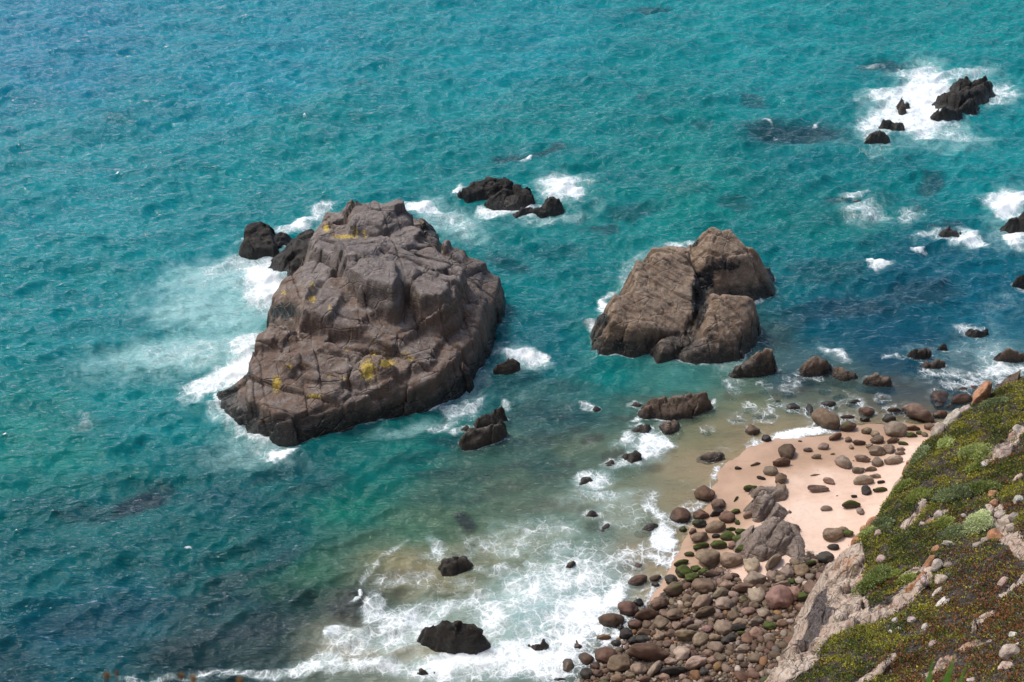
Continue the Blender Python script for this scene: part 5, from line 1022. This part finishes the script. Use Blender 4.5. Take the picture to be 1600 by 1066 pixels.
# foam: (x, y, rx, ry, angle, strength, milk)
FO = [(468,352,44,11,15,1.05,.6),(500,330,20,10,20,.75,.4),(412,440,38,50,20,1.1,.9),(370,418,80,22,8,.62,.6),(345,440,80,28,0,.42,.95),(330,485,90,30,0,.34,.9),(300,545,120,24,8,.48,1.0),(250,560,120,30,5,.28,.5),(372,575,48,30,35,1.1,.9),(395,540,44,16,20,.85,.9),(322,608,44,22,25,.9,.6),(290,625,30,16,0,.55,.3),
 (395,680,42,18,-30,.72,.6),(442,711,28,9,5,1.1,.6),(415,700,60,20,-10,.48,.6),(360,655,30,14,-40,.5,.5),(380,700,50,24,20,.2,.6),(655,330,34,9,-5,1.05,.7),(700,345,54,26,-15,.55,.7),(720,360,60,20,-10,.3,.5),
 (880,296,36,20,10,1.05,.8),(905,303,14,18,30,.9,.4),(800,331,54,9,5,.95,.8),(770,325,20,10,0,.9,.6),(715,297,9,10,0,.9,.4),(855,342,66,10,5,.5,.5),(940,325,20,10,0,.3,.3),
 (805,556,36,16,-15,.92,.7),(830,562,16,10,0,.85,.5),(770,545,24,8,0,.4,.4),(733,605,50,14,45,.36,.6),(700,655,50,9,15,.55,.6),(725,640,30,8,25,.75,.5),(650,665,60,10,15,.3,.6),(795,632,10,10,0,.7,.3),(770,690,30,6,8,.6,.3),(712,672,14,10,-20,.7,.3),(810,620,30,12,0,.3,.2),
 (952,484,12,26,-20,.95,.6),(925,518,18,6,0,.85,.4),(943,528,8,14,20,.75,.4),(1060,382,36,6,0,.7,.5),(995,412,24,16,30,.42,.4),(975,440,14,20,-25,.5,.4),(1055,562,50,6,-8,.4,.4),(1150,568,40,10,0,.45,.4),(1210,566,8,12,0,.75,.3),(1168,530,8,8,0,.7,.3),(1070,560,6,8,0,.8,.3),
 (1442,150,44,44,0,1.15,.9),(1430,188,66,28,-10,.98,.9),(1372,198,38,26,30,.85,.7),(1490,208,56,14,-15,.55,.7),(1560,148,30,20,-15,.72,.5),(1580,155,24,14,0,.4,.5),(1360,240,36,16,-10,.42,.3),(1365,106,20,8,0,.55,.2),(1395,153,44,16,0,.88,.8),(1500,118,60,12,10,.6,.6),(1330,235,50,14,-20,.25,.2),(1470,225,80,16,0,.2,.5),
 (1200,188,8,4,0,.8,0),(1262,190,10,5,30,.85,0),(1215,210,4,3,0,.7,0),(1355,332,40,14,0,.74,.5),(1420,337,38,12,10,.6,.4),(1332,304,22,8,0,.7,.4),(1380,345,70,12,0,.3,.3),(1505,372,28,13,-15,1.0,.7),(1460,369,34,6,10,.6,.4),(1378,415,18,7,8,1.2,.3),(1366,412,5,6,0,1,0),(1436,388,9,4,0,1.1,.2),
 (1575,318,34,20,-10,1.15,.8),(1590,372,22,18,-10,1.1,.8),(1560,360,30,30,0,.4,.5),(1540,317,14,8,0,.5,.3),(1600,445,16,10,0,.6,.4),(1560,560,50,26,0,.5,.6),(1575,578,60,11,8,.9,.6),(1505,508,22,9,0,.72,.4),(1520,545,70,36,20,.36,.4),(1560,480,60,30,40,.25,.3),(1390,560,28,5,8,.6,.3),(1303,548,20,10,-30,.72,.4),(1290,590,16,6,0,.6,.3),(1342,588,14,8,0,.7,.3),(1450,548,60,14,0,.36,.3),(1480,590,80,14,5,.3,.3),(1400,500,80,24,0,.12,.1),(1470,545,14,6,0,.6,.2),(1245,600,14,8,0,.6,.2),
 (1240,681,52,7,8,1.2,.4),(1178,690,26,9,-5,.85,.4),(1165,697,18,5,-30,.9,.3),(1285,654,16,14,40,.55,.2),(1320,640,20,14,0,.4,.2),(1170,725,24,14,0,.25,.1),(1150,748,26,6,10,.4,.1),(1120,703,16,10,0,.5,.1),
 (1018,704,30,20,25,1.02,.7),(985,692,20,14,20,.75,.5),(1000,720,40,10,15,.85,.5),(1030,690,20,14,40,.5,.4),(940,752,34,15,15,.95,.7),(925,745,24,12,0,.8,.5),(955,778,70,14,0,.6,.5),(1036,795,14,32,25,.75,.5),(985,800,60,26,0,.45,.4),(900,780,60,20,0,.28,.3),(1012,656,26,4,15,.8,.2),(1000,676,30,12,0,.4,.2),(1110,630,12,10,0,.6,.2),(1048,675,20,10,0,.5,.2),
 (935,636,18,6,0,.62,.1),(568,928,7,4,-30,.9,.1),(560,936,12,3,10,.7,.1),(282,850,8,2.5,0,.75,0),(822,250,7,4,0,1.1,0),(930,690,40,14,0,.2,.1),(120,655,12,26,-15,.45,.1),(100,670,30,8,0,.35,.1),(95,275,4,1,0,.7,0),(455,170,4,1,0,.6,0),(400,330,5,1.2,0,.8,.1),(640,365,4,3,0,.3,0),(1560,165,0.1,0.1,0,0,0),
 (880,905,120,50,20,.58,.5),(820,840,110,26,10,.36,.35),(910,965,90,40,20,.82,.6),(780,960,50,50,0,.62,.5),(700,940,90,24,15,.55,.4),(640,975,60,40,20,.62,.4),(600,950,24,26,50,.6,.3),(840,1030,90,36,0,.80,.7),(720,1040,90,24,0,.85,.6),(560,1000,70,30,20,.52,.3),(530,985,30,12,30,.7,.3),(480,1045,80,18,10,.62,.3),(390,1056,90,10,5,.5,.3),(330,1052,60,9,0,.42,.3),(230,1062,70,8,0,.45,.3),(600,1040,80,20,0,.62,.3),
 (1034,838,18,28,-20,.9,.5),(1044,870,20,16,0,.75,.4),(965,940,50,22,25,.85,.5),(930,900,60,30,0,.66,.5),(990,870,50,20,0,.5,.3),(1060,812,24,18,0,.6,.3),(1080,790,20,10,30,.6,.3),(700,880,60,14,0,.36,.2),(690,862,20,18,0,.5,.3),(600,880,60,8,40,.4,.1),(970,1000,30,24,0,.78,.5),(900,1000,60,40,0,.72,.5),(940,1040,40,20,0,.7,.4),(760,850,60,10,-20,.4,.1),(790,890,80,14,0,.42,.2),(650,905,90,14,0,.35,.1),(860,860,60,20,0,.4,.2),(640,1000,140,50,0,.2,.1)]
foam = np.zeros(len(XX)); milk = np.zeros(len(XX))
for (a, b, rx_, ry_, an, s, mk) in FO:
    if not s: continue
    e = ell(a, b, rx_, ry_, an, QX+dx_w*1.3, QY+dy_w*1.3)
    if a < 1100 and b > 820: s = s*1.15+.09
    foam = np.maximum(foam, s*sstep(1.75, .2, e)); milk = np.maximum(milk, mk*sstep(2.1, .3, e))
# swash where boulders and rocks break the surface
for (x0, y0, rs, Hc) in RINGS[:NSEA]:
    ny, nx = Hc.shape; m = (XX > x0) & (XX < x0+nx*rs) & (YYr > y0) & (YYr < y0+ny*rs)
    hh = bil(Hc, x0, y0, rs, XX[m], YYr[m])
    q = sstep(-1.0, -.15, hh)*(.42+.5*wn1[m])
    foam[m] = np.maximum(foam[m], q)
for (bx, by, br) in OCC[:len(B)]:
    if float(sand_at(bx, by)[0]) > .15: continue
    m = (np.abs(XX-bx) < br*2+1) & (np.abs(YYr-by) < br*2+1); dd = np.hypot(XX[m]-bx, YYr[m]-by)
    foam[m] = np.maximum(foam[m], (.42+.5*wn2[m])*sstep(br+.8, br+.1, dd))
edgef = sstep(.12, .0, np.abs(depth-.02))*sstep(800, 1000, QX)
foam = np.maximum(foam, edgef*(.38+.6*wn1))
cover = 1-np.exp(-np.maximum(depth, 0)*1.25)
Zw = Zw + np.clip(foam-.55, 0, .6)*.30*(1+wn1)*chop
Zw = np.where(depth < .3, Zw*.5, Zw)
V = np.c_[XX+.5*Dx*sstep(.3, 2, depth), YYr+.5*Dy*sstep(.3, 2, depth), Zw]
F = grid_faces(len(ys), len(us), (depth > -.35).reshape(len(ys), len(us)))
V, F, at = compact(V, F, {'body': body, 'foam': foam, 'milk': milk, 'depthcover': cover, 'chop': .35+.65*chop})
link('sea', mesh_np('sea', V, F, MAT['water'], True, at), kind='structure')
print('boulders', len(B), 'small', len(SM), 'indiv', NI)
